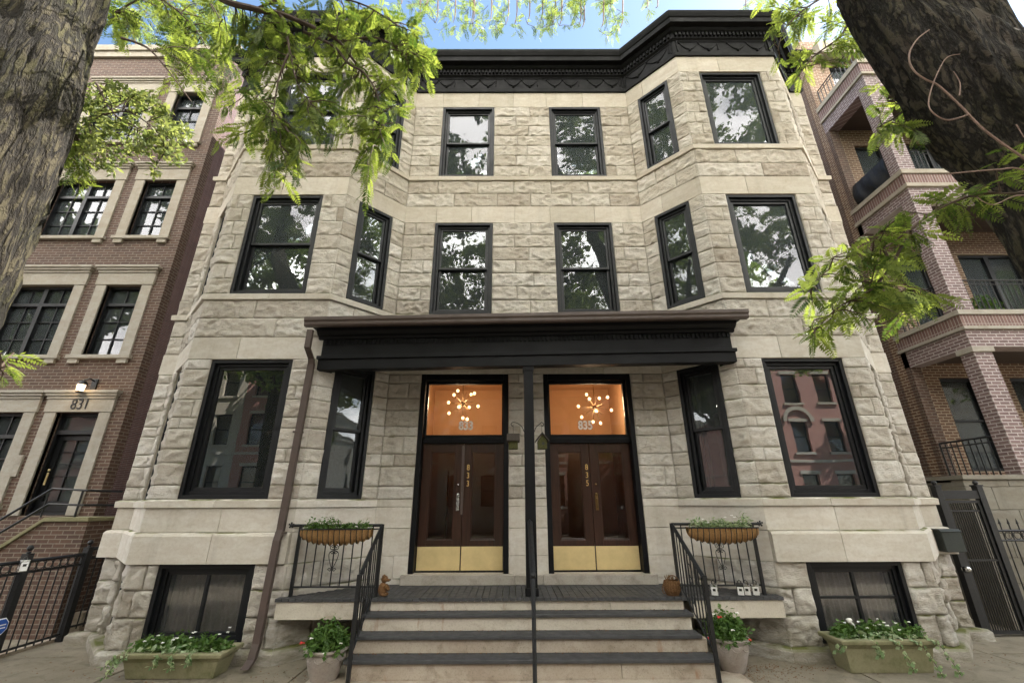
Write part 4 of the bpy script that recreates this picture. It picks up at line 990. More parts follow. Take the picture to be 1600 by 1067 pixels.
def spray(tw, lf, anchor, end, L, rr, step=.045, seed=0, pairs=9, thick=.006, tone0=None):
    anchor, end = np.array(anchor), np.array(end); d = end-anchor; ln_ = np.linalg.norm(d); n = max(3, int(ln_/.1)+2)
    side = unit(np.cross(d, [0, 0, 1.])+rr.normal(0, .3, 3))
    pts = [anchor+d*i/(n-1)+side*ln_*.10*math.sin(math.pi*i/(n-1))+np.array([0, 0, .12*ln_*math.sin(math.pi*i/(n-1))])+rr.normal(0, .008, 3)*(0 < i < n-1) for i in range(n)]
    tw.tube(pts, [thick*(1-.75*i/(n-1)) for i in range(n)], 5, False)
    P, D = [], []
    m = max(3, int(ln_*.8/step)); pa = np.array(pts)
    for j in range(m):
        s = .22+.78*(j+rr.random()*.6)/m; q = min(s, .999)*(n-1); i = int(q); p = pa[i]+(pa[i+1]-pa[i])*(q-i)
        td = unit(pa[i+1]-pa[i]); P.append(p); D.append(unit(td*.55+side*(1 if j % 2 else -1)*.7+rr.normal(0, .38, 3)+np.array([0, 0, -.35])))
    fronds(lf, np.array(P), np.array(D), L*rr.uniform(.65, 1.2, len(P)), pairs, .19, None if tone0 is None else np.clip(tone0+rr.normal(0, .2, len(P)), 0, 1), int(rr.integers(1e6)))
def cluster(tw, lf, branch, blobs, L, seed, pairs=9, step=.045, thick=.006):
    """blobs: (u, v, ru, rv, depth, number of sprays); twigs leave the nearest point of the branches"""
    rr = np.random.default_rng(seed); nodes = np.concatenate([np.array(b_) for b_ in branch])
    for (u, v, ru, rv, y, n) in blobs:
        for k in range(n):
            a = rr.uniform(0, 6.283); q = math.sqrt(rr.random()); e = at(u+ru*q*math.cos(a), v+rv*q*math.sin(a), y*rr.uniform(.93, 1.08))
            nb = nodes[np.argsort(np.linalg.norm(nodes-e, axis=1))[:3]]; s0 = nb[rr.integers(len(nb))]
            if np.linalg.norm(e-s0) > .55: s0 = e+unit(s0-e)*rr.uniform(.3, .5)+np.array([0, 0, .1])
            spray(tw, lf, s0, e, L, rr, step, pairs=pairs, thick=thick)
def dense(pts, k=6):
    pts = [np.array(p, float) for p in pts]; o = []
    for i in range(len(pts)-1):
        p0, p1, p2, p3 = pts[max(i-1, 0)], pts[i], pts[i+1], pts[min(i+2, len(pts)-1)]
        for j in range(k):
            t = j/k; o.append(.5*((2*p1)+(-p0+p2)*t+(2*p0-5*p1+4*p2-p3)*t*t+(-p0+3*p1-3*p2+p3)*t**3))
    return o+[pts[-1]]
def limb(mb, pts, radii, seg=44, rough=.035, seed=1, k=14):
    P_ = np.array(dense(pts, k)); rs = np.interp(np.linspace(0, len(pts)-1, len(P_)), range(len(pts)), radii)
    prev = None; vs = []; n = len(P_); L = 0
    for i in range(n):
        d = unit(P_[min(i+1, n-1)]-P_[max(i-1, 0)])
        if prev is None: prev = np.array([1., 0, 0])
        x = unit(prev-d*np.dot(prev, d)); prev = x; y = np.cross(d, x); L += np.linalg.norm(P_[i]-P_[i-1]) if i else 0
        th = np.arange(seg)*2*math.pi/seg; c, s = np.cos(th), np.sin(th)
        # furrowed bark: long ridges that wander and break, plus broad swellings
        q = vn(c*2.1+7+seed, s*2.1+L*1.1+seed*3, 11); rid = 1-np.abs(2*vn(c*5.5+10+.6*q, s*5.5+10+L*1.6+seed, seed)-1); fine = vn(c*14+20, s*14+20+L*6, seed+3)
        r_ = rs[i]*(1+.22*(q-.5))+rough*(rid-.5)+rough*.5*(fine-.5)
        vs.append(P_[i]+r_[:, None]*(c[:, None]*x+s[:, None]*y))
    V = np.concatenate(vs); fs = [(i*seg+k_, i*seg+(k_+1) % seg, (i+1)*seg+(k_+1) % seg, (i+1)*seg+k_) for i in range(n-1) for k_ in range(seg)]
    fs += [tuple(range(seg-1, -1, -1)), tuple((n-1)*seg+k_ for k_ in range(seg))]
    mb.add(V, fs)
def crown_blobs(mb, cs, per, size, seed, fl=.4):
    r = np.random.default_rng(seed)
    for (x, y, z, rx, ry, rz) in cs:
        nc = max(3, int(per/70)); a = unit(r.normal(0, 1, (nc, 3)))*r.uniform(.35, 1, (nc, 1))**.6*np.array([rx, ry, rz])+np.array([x, y, z])
        p = a[r.integers(nc, size=per)]+r.normal(0, .16, (per, 3))*np.array([1, 1, .7])*max(rx, 1)
        leaves(mb, p, size, int(r.integers(1e6)), .5, flat=fl)

# ================================================================== STREET TREES IN FRONT
YT = 2.6
def tx(ratio): return CX+ratio*YT
lt = thing('locust_tree', 'big furrowed tree trunk at the left edge, branches hanging over the left bay', 'tree', (tx(-1.47), YT, -ZG), 'street trees')
m = MB()
limb(m, [(tx(-1.60), YT+.05, -ZG-.1), (tx(-1.55), YT, -ZG+.35), (tx(-1.515), YT, -.6), (tx(-1.51), YT, .4), (tx(-1.51), YT, 1.4), (tx(-1.53), YT, 2.4), (tx(-1.56), YT-.02, 3.3), (tx(-1.60), YT-.02, 4.3), (tx(-1.5), YT-.2, 6), (tx(-1.2), YT-.3, 9), (tx(-.7), 1.6, 12.5)], [.60, .43, .36, .35, .35, .36, .37, .33, .26, .15, .05], 72, .05, 3, 18)
limb(m, [(tx(-1.50), YT, 2.5), (tx(-1.62), YT-.05, 3.2), (tx(-1.86), YT-.1, 4.0), (tx(-2.2), YT-.2, 5.2), (tx(-2.4), YT-.2, 6.6), (tx(-2.6), YT-.9, 10)], [.25, .28, .27, .22, .14, .04], 44, .04, 8)
m.build('trunk', 'bark', lt, smooth=True)
# hanging branches, left
def pxs(lst, y): return [at(u, v, y if not isinstance(y, (list, tuple)) else y[i]) for i, (u, v) in enumerate(lst)]
brA = [dense(pxs([(300, -90), (335, -10), (400, 15), (438, 22), (500, 48), (530, 66), (560, 105)], [2.5, 2.5, 2.5, 2.52, 2.55, 2.6, 2.7])),
       dense(pxs([(438, 22), (445, 40), (453, 80), (463, 125), (480, 160)], 2.52)), dense(pxs([(453, 80), (440, 110), (433, 135), (425, 190)], 2.5)),
       dense(pxs([(475, 50), (520, 72), (545, 100), (570, 115), (590, 150), (600, 200)], 2.6)), dense(pxs([(530, 66), (590, 60), (640, 90)], 2.7)),
       dense(pxs([(400, 15), (470, -10), (560, 5), (620, 40)], 2.6))]
brB = [dense(pxs([(190, 60), (230, 75), (262, 110), (300, 160)], 2.75)), dense(pxs([(180, 20), (240, -5), (300, 40), (330, 90)], 3.3))]
brC = [dense(pxs([(150, 130), (180, 180), (215, 200), (260, 235)], 3.4)), dense(pxs([(110, 225), (140, 190), (200, 175), (250, 210)], 3.3))]
tw = MB(); lf = MB()
for b_, r0 in zip(brA, (.032, .014, .011, .014, .012, .014)): tw.tube(b_, list(np.linspace(r0, r0*.3, len(b_))), 7, False)
for b_ in brB+brC: tw.tube(b_, list(np.linspace(.012, .004, len(b_))), 6, False)
tw.tube(dense([(tx(-1.45), YT-.2, 6.8), tuple(at(250, -260, 2.5)), tuple(brA[0][0])], 6), list(np.linspace(.07, .034, 13)), 8, False)
blA = [(500, 90, 60, 50, 2.75, 14), (430, 60, 50, 45, 2.7, 10), (470, 160, 55, 45, 2.75, 10), (560, 130, 50, 45, 2.8, 9), (600, 60, 50, 40, 2.8, 8), (470, 40, 70, 45, 2.55, 15), (545, 60, 70, 45, 2.65, 15), (610, 95, 55, 45, 2.7, 15), (640, 125, 40, 35, 2.75, 12), (430, 120, 55, 50, 2.5, 11), (510, 140, 75, 45, 2.6, 16), (590, 165, 60, 40, 2.65, 14), (480, 205, 60, 40, 2.55, 11), (560, 215, 60, 35, 2.6, 11),
       (400, 195, 35, 45, 2.5, 5), (455, 265, 35, 35, 2.5, 6), (425, 290, 22, 20, 2.5, 2), (600, 255, 30, 25, 2.6, 3), (565, 300, 25, 20, 2.55, 2), (390, 70, 50, 50, 2.6, 8), (370, 140, 35, 45, 2.7, 5)]
cluster(tw, lf, brA, blA+[(345, 60, 35, 50, 3.0, 8), (655, 90, 30, 30, 2.8, 6), (350, 190, 30, 40, 2.7, 3), (520, 20, 60, 20, 2.6, 6), (590, 30, 40, 20, 2.7, 5)], .155, 11, 11, .034)
cluster(tw, lf, brB, [(200, 35, 45, 30, 4.2, 16), (270, 25, 50, 25, 4.2, 16), (150, 15, 30, 15, 4.2, 6), (250, 45, 60, 45, 3.4, 15), (310, 50, 50, 45, 3.5, 15), (330, 120, 45, 45, 3.3, 10), (290, 110, 40, 40, 3.2, 6), (215, 20, 30, 25, 3.4, 6), (360, 30, 40, 40, 3.6, 8)], .19, 12, 9)
cluster(tw, lf, [pxs([(-40, 560), (0, 575)], 2.3)], [(6, 575, 14, 35, 2.3, 4)], .17, 13, 9)
cluster(tw, lf, brC, [(120, 290, 25, 25, 3.4, 6), (105, 250, 22, 30, 3.4, 5)], .19, 14, 9)
tw.build('hanging_twigs', 'twig', lt); lf.build('hanging_foliage', 'locust_leaf', lt)
lm = MB(); r = np.random.default_rng(5); pp_ = []; nd = np.concatenate([np.array(b_) for b_ in brC]); tl = MB()
for k in range(64):
    a = r.uniform(0, 6.28); q = math.sqrt(r.random()); e = at(190+100*q*math.cos(a), 200+62*q*math.sin(a)+16*math.cos(a), r.uniform(3.1, 3.7)); s0 = nd[np.argsort(np.linalg.norm(nd-e, axis=1))[r.integers(4)]]
    q = dense([s0, (s0+e)/2+r.normal(0, .05, 3)+(0, 0, .06), e, e+(e-s0)*.12-(0, 0, .06)], 5); tl.tube(q, list(np.linspace(.006, .0015, len(q))), 4, False)
    qa = np.array(q)[5:]; pp_.append(np.repeat(qa, 4, 0)+r.normal(0, .022, (len(qa)*4, 3)))
leaves(lm, np.concatenate(pp_), .062, 6, .5, flat=.25); tl.build('spray_twigs', 'twig', lt)
lm.build('sunlit_spray', 'maple_leaf', lt)
# overhead crown, out of the frame, seen in the window reflections and shading the pavement
cw = MB(); rr = np.random.default_rng(21); cs = []
for k in range(200):
    y = rr.uniform(-9, 4.5); x = rr.uniform(-14, 0); z = max(5.2, 2.25*y+2.2); z = z+(16-z)*rr.random()**1.0
    cs.append((x, y, z, 1.1, 1.1, .75))
crown_blobs(cw, cs, 370, .21, 22); cw.build('crown', 'far_leaf', lt)
rt = thing('locust_tree', 'dark forked honey locust trunk at the upper right edge with a curling pale twig', 'tree', (tx(1.55), YT, -ZG), 'street trees')
m = MB()
limb(m, [(tx(1.70), YT, -ZG-.1), (tx(1.67), YT, -ZG+.4), (tx(1.64), YT, -.3), (tx(1.63), YT, .8), (tx(1.62), YT, 1.6), (tx(1.60), YT, 2.35), (tx(1.50), YT-.0, 2.95), (tx(1.40), YT-.0, 3.6), (tx(1.32), YT-.0, 4.3), (tx(1.2), YT-.2, 5.6), (tx(.9), YT-.4, 8.2), (tx(.5), 1.6, 12.5)], [.62, .46, .41, .40, .40, .42, .38, .32, .26, .21, .14, .05], 72, .055, 5, 18)
limb(m, [(tx(1.63), YT+.03, 1.6), (tx(1.64), YT+.02, 2.6), (tx(1.62), YT+.02, 3.3), (tx(1.64), YT, 4.3), (tx(1.69), YT-.05, 5.4), (tx(1.8), YT-.1, 8), (tx(2.1), YT-.9, 11.5)], [.25, .30, .20, .155, .14, .11, .04], 60, .03, 9)
limb(m, [(tx(1.63), YT-.1, 2.6), (tx(1.78), YT-.2, 3.0), (tx(1.98), YT-.3, 3.35), (tx(2.3), YT-.4, 3.9), (tx(3), YT-.8, 6.5)], [.22, .18, .15, .12, .04], 36, .03, 12)
m.build('trunk', 'bark_dark', rt, smooth=True)
pt = MB(); yv = 2.02
for pl, r0 in (([(1452, 47), (1434, 61), (1422, 80), (1421, 97), (1430, 113), (1447, 125), (1466, 134), (1500, 165), (1540, 205), (1600, 247), (1650, 275)], .008), ([(1500, 85), (1480, 90), (1467, 110), (1455, 140), (1451, 165), (1462, 180), (1482, 188), (1512, 180)], .005), ([(1490, 112), (1500, 130), (1499, 150)], .004), ([(1700, 305), (1600, 266), (1560, 265), (1480, 272)], .006), ([(1690, 330), (1600, 305), (1552, 320), (1526, 308)], .004), ([(1588, 195), (1600, 215)], .004)):
    q = dense(pxs(pl, yv), 5); pt.tube(q, list(np.linspace(r0, r0*.55, len(q)) if pl[0][0] > 1550 else np.linspace(r0*.55, r0, len(q))), 6)
pt.build('pale_twigs', 'pale_twig', rt)
tw = MB(); lf = MB()
brR = [dense(pxs([(1680, 255), (1600, 300), (1530, 303), (1470, 325), (1420, 360), (1380, 388), (1330, 400), (1290, 425), (1262, 455)], [2.2, 2.25, 2.3, 2.35, 2.4, 2.45, 2.5, 2.5, 2.5])), dense(pxs([(1420, 360), (1390, 420), (1350, 460), (1310, 480), (1270, 520)], 2.5)), dense(pxs([(1380, 388), (1410, 440), (1450, 465)], 2.45))]
brU = [dense(pxs([(1330, 30), (1310, 60), (1270, 90), (1240, 130)], 3.4)), dense(pxs([(1340, -20), (1280, 0), (1230, 40), (1215, 80)], 3.5)), dense(pxs([(1440, 140), (1420, 165), (1390, 190), (1370, 200)], 3.0))]
for b_ in brR: tw.tube(b_, list(np.linspace(.011, .003, len(b_))), 6, False)
for b_ in brU: tw.tube(b_, list(np.linspace(.014, .004, len(b_))), 6, False)
cluster(tw, lf, brR, [(1400, 365, 45, 25, 2.42, 8), (1360, 395, 45, 28, 2.45, 9), (1310, 430, 50, 32, 2.5, 10), (1340, 475, 50, 35, 2.5, 11), (1400, 430, 45, 35, 2.45, 10), (1385, 490, 35, 22, 2.5, 6), (1272, 480, 30, 28, 2.5, 5), (1285, 525, 28, 18, 2.5, 5), (1440, 465, 28, 10, 2.42, 4), (1515, 300, 60, 18, 2.3, 6), (1470, 330, 40, 18, 2.35, 5), (1590, 235, 20, 14, 2.2, 3)], .175, 31, 11, .038)
cluster(tw, lf, brU, [(1240, 60, 40, 45, 3.5, 13), (1290, 50, 45, 50, 3.4, 14), (1330, 70, 30, 35, 3.3, 7), (1235, 110, 25, 25, 3.5, 5), (1380, 150, 30, 25, 3.0, 5), (1430, 185, 22, 35, 2.9, 8), (1365, 205, 18, 12, 3.0, 2), (1400, 215, 20, 18, 3.0, 3), (1200, 15, 40, 25, 3.8, 7)], .175, 32, 11, .038)
tw.build('hanging_twigs', 'twig', rt); lf.build('hanging_foliage', 'locust_leaf', rt)
cw = MB(); rr = np.random.default_rng(25); cs = []
for k in range(200):
    y = rr.uniform(-9, 4.5); x = rr.uniform(0, 14); z = max(5.2, 2.25*y+2.2); z = z+(16-z)*rr.random()**1.0
    cs.append((x, y, z, 1.1, 1.1, .75))
crown_blobs(cw, cs, 370, .21, 26); cw.build('crown', 'far_leaf', rt)

# ---- trees beyond the roofs
def back_tree(label, base, blobs, L, seed, mat='locust_leaf', n_r=3, grp='trees behind the roofs'):
    t = thing('garden_tree', label, 'tree', (base[0], base[1], -ZG), grp); y = base[1]
    m = MB(); top = at(base[2], base[3], y); limb(m, [(base[0], y, -ZG), (base[0], y, 4), (base[0]+.1, y, 8), (base[0], y, 10)], [.45, .38, .28, .15], 16, .03, seed, 4); m.build('trunk', 'bark', t, smooth=True)
    tw, lf = MB(), MB(); br = []
    for (u, v, ru, rv, yy, n) in blobs:
        q = dense([(base[0], y, 9.5), at(u+15, v+rv+20, y), at(u, v, y)], 4); tw.tube(q, list(np.linspace(.08, .015, len(q))), 6, False); br.append([at(u, v-rv*.8, y), at(u, v-rv*.3, y)])
    cluster(tw, lf, br, blobs, L, seed, 7, .09, .012)
    tw.build('branches', 'twig', t); lf.build('crown', mat, t)
def over_roof(t, org, blobs, L, seed):
    tw, lf = MB(), MB(); br = []
    for (u, v, ru, rv, yy, n) in blobs:
        for k in range(max(2, n//7)):
            uu = u+ru*(2*(k+.5)/max(2, n//7)-1); q = dense([org, at(uu*.9+org[0]*12, -330, yy*.8), at(uu, -90, yy), at(uu+8, v-rv*.3, yy), at(uu+4, v+rv*.4, yy)], 5); tw.tube(q, list(np.linspace(.07, .006, len(q))), 5, False); br.append([at(uu+8, v-rv*.3, yy), at(uu+4, v+rv*.4, yy)])
    cluster(tw, lf, br, blobs, L, seed, 8, .06, .008)
    tw.build('roof_branches', 'twig', t); lf.build('roof_foliage', 'locust_leaf', t)
over_roof(rt, (1.5, 1.5, 13.5), [(830, 20, 40, 45, 8.5, 30), (885, 25, 30, 40, 8.5, 18), (935, 30, 45, 36, 8.5, 24), (1012, 5, 16, 20, 8.5, 4), (1180, 4, 45, 12, 8.5, 8), (925, 0, 50, 18, 8.5, 10)], .26, 41)
over_roof(lt, (-1.5, 1.5, 13.5), [(690, 20, 55, 42, 8.5, 34), (760, 22, 40, 42, 8.5, 24), (640, 0, 40, 18, 8.5, 12)], .26, 45)
back_tree('sparse tree tips beside the right end of the black cornice', (7.2, 11, 1120, 0), [(1235, 40, 25, 30, 11, 14)], .42, 42)
back_tree('bright tree crown above the balcony building, between cornice and trunk', (12.5, 13, 1370, 90), [(1360, 95, 40, 18, 13, 24), (1310, 70, 45, 35, 13, 22), (1400, 85, 30, 15, 13, 14)], .5, 43)
back_tree('leafy tree crown behind the brick rowhouse roof', (-9, 12.5, 250, 60), [(210, 40, 50, 32, 12.5, 20), (290, 40, 50, 32, 12.5, 18), (355, 40, 35, 35, 12.5, 14), (60, 20, 60, 20, 12.5, 10)], .5, 44)

# ================================================================== ACROSS THE STREET (seen in the window glass)
def far_house(x0, x1, h, mat, label, arch):
    t = thing('brick_house', label, 'house', ((x0+x1)/2, -15.2, -ZG), 'houses across the street'); y = -15.2; W_ = x1-x0
    ops = []; zs = [-.2, 3.0, 6.1]
    for i, z in enumerate(zs):
        if z+1.9 > h-.6: continue
        for k in range(3): c_ = x0+W_*(k+.5)/3; ops.append((c_-.5, c_+.5, z, z+1.9))
    m = MB(); wall_boxes(m, x0, x1, -ZG, h, y-.3, y, ops); m.box(x0, x1, y-8, y-.31, -ZG, h-.1) if 0 else m.box(x0+.05, x1-.05, y-8, y-.6, -ZG, h-.2); m.build('wall', mat, t)
    for a, b_, c_, d_ in ops:
        m = MB(); ring(m, a+.002, b_-.002, c_+.002, d_-.002, .07, y-.25, y-.15); m.box(a+.07, b_-.07, y-.24, y-.16, (c_+d_)/2-.03, (c_+d_)/2+.03); wf = m.build('window', 'window_paint', t)
        m = MB(); m.box(a+.05, b_-.05, y-.2, y-.19, c_+.05, d_-.05); m.build('pane', 'glass_dim', wf)
    m = MB()
    for a, b_, c_, d_ in ops: m.box(a-.12, b_+.12, y+.001, y+.08, c_-.14, c_); m.box(a-.1, b_+.1, y+.001, y+.05, d_+.0, d_+.2)
    m.box(x0, x1, y+.001, y+.06, 2.4, 2.55); m.box(x0, x1, y+.001, y+.2, h-.4, h); m.box(x0, x1, y-.3, y+.28, h+.001, h+.12)
    if arch:
        c_ = (x0+x1)/2
        for k in range(12):
            a0, a1 = math.pi*k/12, math.pi*(k+1)/12; m.prism([(c_+.75*math.cos(a0), 4.9+.75*math.sin(a0)), (c_+.75*math.cos(a1), 4.9+.75*math.sin(a1)), (c_+.98*math.cos(a1), 4.9+.98*math.sin(a1)), (c_+.98*math.cos(a0), 4.9+.98*math.sin(a0))], y+.052, y+.12, 'y')
    m.build('stone_trim', 'limestone_smooth', t)
xs_ = [-58, -24.5, -18, -11.6, -5, 1.6, 8.2, 14.6, 21, 27.5, 58]; lab = ['red brick', 'tan stone', 'pink brick', 'red brick', 'tan stone', 'red brick', 'brown brick', 'pink brick', 'red brick', 'tan stone']
ordn = ['far left', 'second', 'third', 'fourth', 'fifth', 'sixth', 'seventh', 'eighth', 'ninth', 'tenth']
for i in range(10):
    far_house(xs_[i]+.0, xs_[i+1]-.02, [8.6, 9.4, 8.9, 9.6, 8.4, 9.2, 8.8, 9.3, 8.7, 9.5][i], 'limestone_smooth' if 'tan' in lab[i] else 'brick_buff' if 'brown' in lab[i] else 'brick_red', 'three-storey %s house across the street, %s of ten counted from the left' % (lab[i], ordn[i]), i in (2, 7, 5))
proto = None
for i, (x, y, sc_) in enumerate(((-22, -11.9, 1.5), (-14, -11.9, 1.7), (-6.5, -12, 1.75), (3.5, -11.9, 1.8), (11.4, -12, 1.55), (26, -11.9, 1.6), (-12, -1.4, 1.2), (13, -1.4, 1.2), (-19, -.5, 1.7), (20, -.5, 1.7), (-28, -1.2, 1.8), (29, -1.2, 1.8))):
    if proto is None:
        t = thing('kerb_tree', 'x', 'tree', (0, 0, -ZG), 'kerb trees along the street'); proto = t
        m = MB(); limb(m, [(0, 0, -ZG), (.05, 0, 0), (0, .1, 2), (.1, 0, 4), (0, 0, 6)], [.3, .22, .2, .15, .06], 16, .02, 4, 4)
        for a in range(5): limb(m, [(0, 0, 2+a*.4), (1.2*math.cos(a*1.3), 1.2*math.sin(a*1.3), 3.2+a*.4), (2.2*math.cos(a*1.3), 2.2*math.sin(a*1.3), 4.6+a*.4)], [.1, .07, .02], 8, .01, a, 3)
        m.build('trunk', 'bark', t, smooth=True)
        m = MB(); rr = np.random.default_rng(50); crown_blobs(m, [(*(unit(rr.normal(0, 1, 3))*np.array([2.1, 2.1, 2.2])*rr.uniform(.3, 1)+np.array([0, 0, 4.6])), .75, .75, .6) for k in range(26)], 330, .24, 51); m.build('crown', 'far_leaf', t)
        c_ = t
    else: c_ = copy_tree(proto)
    c_.location = P3(x, y, -ZG); c_.scale = (sc_,)*3; c_.rotation_euler.z = i*1.3
    c_['label'] = 'leafy kerb tree %s, %s' % ('across the street' if y < -5 else 'on the near parkway', ['far left', 'left of the tan house', 'left of centre', 'right of centre', 'before the pink brick house', 'far right', 'well left of the camera', 'well right of the camera', 'further down the street to the left', 'further down the street to the right', 'farthest down the street to the left', 'farthest down the street to the right'][i])

# ================================================================== PLANTERS, POTS, BASKETS
def bush(mb, c, r3, n, size, seed, aspect=.6, stems=None):
    r = np.random.default_rng(seed); d = unit(r.normal(0, 1, (n, 3))); d[:, 2] = np.abs(d[:, 2])*.95-.1
    p = np.array(c)+d*np.array(r3)*(r.uniform(.35, 1, (n, 1))**.5)*(1+.25*np.sin(d[:, :1]*7+seed)*np.cos(d[:, 1:2]*9))
    leaves(mb, p, size, seed+1, aspect, flat=.8)
def blooms(t, pts, mat, r_=.022):
    m = MB()
    for i, p in enumerate(pts):
        for k in range(5): a = k*1.256+i; m.ball((p[0]+r_*.8*math.cos(a), p[1]+r_*.8*math.sin(a)*.6, p[2]+.2*r_*math.sin(3*a)), r_*.62, 6, 4, (1, 1, .55))
    m.build('flower', mat, t)
def trough(name, label, x0, x1, y0, y1, z1, seed, trail):
    t = thing('stone_trough', label, 'planter', ((x0+x1)/2, (y0+y1)/2, -ZG), 'stone troughs beside the house'); g = .045
    m = MB(); zb = -ZG+.0
    def rng_(z, o): return [(x0-o, y0-o, z), (x1+o, y0-o, z), (x1+o, y1+o, z), (x0-o, y1+o, z)]
    lv_ = [(zb, -.05), (zb+.02, -.045), (z1-.085, -.012), (z1-.075, .0), (z1-.05, .015), (z1-.045, .035), (z1-.01, .04), (z1, .03), (z1, -.03), (z1-.05, -.04)]
    vs = [p for z, o in lv_ for p in rng_(z, o)]; fs = [(4*i+k, 4*i+(k+1) % 4, 4*i+4+(k+1) % 4, 4*i+4+k) for i in range(len(lv_)-1) for k in range(4)]+[(3, 2, 1, 0), tuple(4*(len(lv_)-1)+k for k in range(4))]
    m.add(vs, fs); m.build('trough', 'trough_stone', t, bevel=.008)
    m = MB(); m.box(x0+.04, x1-.04, y0+.04, y1-.04, z1-.06, z1-.02); m.build('soil', 'soil', t)
    m = MB(); rr = random.Random(seed)
    for k in range(9): x = x0+.08+(x1-x0-.16)*k/8; bush(m, (x, (y0+y1)/2+rr.uniform(-.05, .05), z1-.02), (.10, .10, rr.uniform(.09, .19)), 150, .055, seed+k)
    m.build('plants', 'shrub_leaf', t)
    m = MB(); st_ = MB()
    for (sx_, sy_, ex, ey, ez) in trail:
        q = dense([(sx_, sy_, z1), (sx_+(ex-sx_)*.3, sy_+(ey-sy_)*.7, z1-.02), (sx_+(ex-sx_)*.6, ey, (z1+ez)/2), (ex, ey, ez)], 5); st_.tube(q, .003, 4, False)
        P = np.repeat(np.array(q), 3, 0)+np.random.default_rng(seed).normal(0, .012, (len(q)*3, 3)); leaves(m, P, .045, seed, .8, flat=.2)
    bush(m, ((x0+x1)/2, y0+.05, z1), ((x1-x0)*.45, .05, .07), 90, .06, seed+40, .8)
    m.build('trailing_ivy', 'ivy_variegated', t); st_.build('stems', 'twig', t)
    r = np.random.default_rng(seed); blooms(t, [(r.uniform(x0+.1, x1-.1), r.uniform(y0+.03, y1-.05), z1+r.uniform(.08, .17)) for k in range(14)], 'flower_white', .013)
    return t
L1, L2 = at(183, 1064, 5.44), at(325, 1064, 5.44)
trough('stone_trough', 'mossy stone trough with ivy and small white flowers below the left basement window', L1[0]-.02, L2[0]+.06, 5.45, 5.80, -1.475, 60,
       [(L1[0]+.08, 5.5, L1[0]-.08, 5.36, -1.66), (L1[0]+.02, 5.5, L1[0]-.14, 5.40, -1.58), (L1[0]+.5, 5.5, L1[0]+.55, 5.40, -1.60), (L1[0]+.4, 5.5, L1[0]+.36, 5.40, -1.58), (L1[0]+.7, 5.48, L1[0]+.72, 5.40, -1.56)])
R1, R2 = at(1320, 1038, 5.62), at(1464, 1037, 5.62)
trough('stone_trough', 'mossy stone trough with a white swan ornament below the right basement window', R1[0]-.03, R2[0]-.05, 5.52, 5.84, -1.40, 80,
       [(R1[0]+.5, 5.55, R1[0]+.58, 5.42, -1.66), (R1[0]+.7, 5.55, R1[0]+.85, 5.40, -1.70), (R1[0]+.3, 5.55, R1[0]+.30, 5.46, -1.54), (R1[0]+.06, 5.6, R1[0]-.12, 5.5, -1.5), (R1[0]+.9, 5.56, R2[0]+.05, 5.42, -1.69)])
q = at(1340, 985, 5.65); t = thing('swan_ornament', 'small white curved swan neck ornament standing among the flowers of the right trough', 'ornament', (q[0], 5.65, -1.42))
m = MB(); m.tube(dense([(q[0]+.01, 5.65, -1.43), (q[0], 5.65, -1.36), (q[0]-.03, 5.65, -1.29), (q[0]-.07, 5.65, -1.25), (q[0]-.10, 5.65, -1.235)], 5), [.006]*8+[.010]*6+[.02, .024, .02, .014, .010, .006, .004], 8); m.ball((q[0]-.065, 5.648, -1.243), .026, 8, 6, (1.3, .8, .8)); m.build('neck', 'flower_white', t, smooth=True)
def pot(label, x, y, z1, rt_, rb, seed, mat2, pts_w, pts_c, leaf):
    t = thing('flower_pot', label, 'planter', (x, y, -ZG), 'round flower pots beside the steps'); h = z1+ZG
    m = MB(); m.lathe((x, y, -ZG), [(0, 0), (rb, 0), (rb*1.08, .02), (rb*1.3, h*.28), (rt_*.93, h*.62), (rt_*.95, h*.82), (rt_*.93, h*.86), (rt_*.99, h*.87), (rt_*1.0, h*.90), (rt_*1.07, h*.93), (rt_*1.08, h*.98), (rt_*1.03, h), (rt_*.93, h), (rt_*.88, h*.92), (0, h*.9)], 36)
    for k in range(10):      # raised shell-like relief round the belly
        a = k*.628; q = dense([(x+rt_*.95*math.cos(a+s_), y+rt_*.95*math.sin(a+s_), -ZG+h*zz) for s_, zz in ((0, .78), (.12, .70), (.31, .66), (.50, .70), (.628, .78))], 3); m.tube(q, .006, 5)
    m.build('pot', mat2, t, smooth=True)
    m = MB(); bush(m, (x, y, z1-.01), (rt_*1.15, rt_*1.15, rt_*1.15), 900, .06, seed); bush(m, (x, y, z1+.04), (rt_*.8, rt_*.8, rt_*1.3), 300, .055, seed+9); m.build('plants', leaf, t)
    blooms(t, pts_w, 'flower_white', .016); blooms(t, pts_c, 'flower_red', .022); return t
zb_ = 5.42; c = at(508, 1040, zb_); rp = .215
pot('round stone pot with a leafy geranium, left of the steps', c[0]+.0, zb_, at(508, 1010, zb_)[2], .20, .12, 90, 'pot_stone', [(c[0]-.12, zb_-.16, -1.30), (c[0]+.17, zb_-.1, -1.36), (c[0]+.05, zb_-.2, -1.42)], [(c[0]-.24, zb_-.08, -1.36)], 'shrub_leaf')
zb_ = 5.66; c = at(1141, 1020, zb_)
pot('round pale stone pot with red and white flowers, right of the steps', c[0], zb_, at(1141, 993, zb_)[2], .205, .12, 95, 'pot_stone', [(c[0]-.15, zb_-.06, -1.17), (c[0]-.02, zb_-.2, -1.29), (c[0]+.1, zb_-.1, -1.15)], [(c[0]-.10, zb_-.1, -1.19), (c[0]-.22, zb_-.05, -1.40), (c[0]+.17, zb_-.13, -1.40)], 'shrub_leaf')
m = MB(); pl, (px_, py_, pz_) = POT_PLANT; bush(m, (px_, py_, pz_-.05), (.3, .2, .35), 220, .10, 99, .4); m.build('plant', 'shrub_leaf', pl)

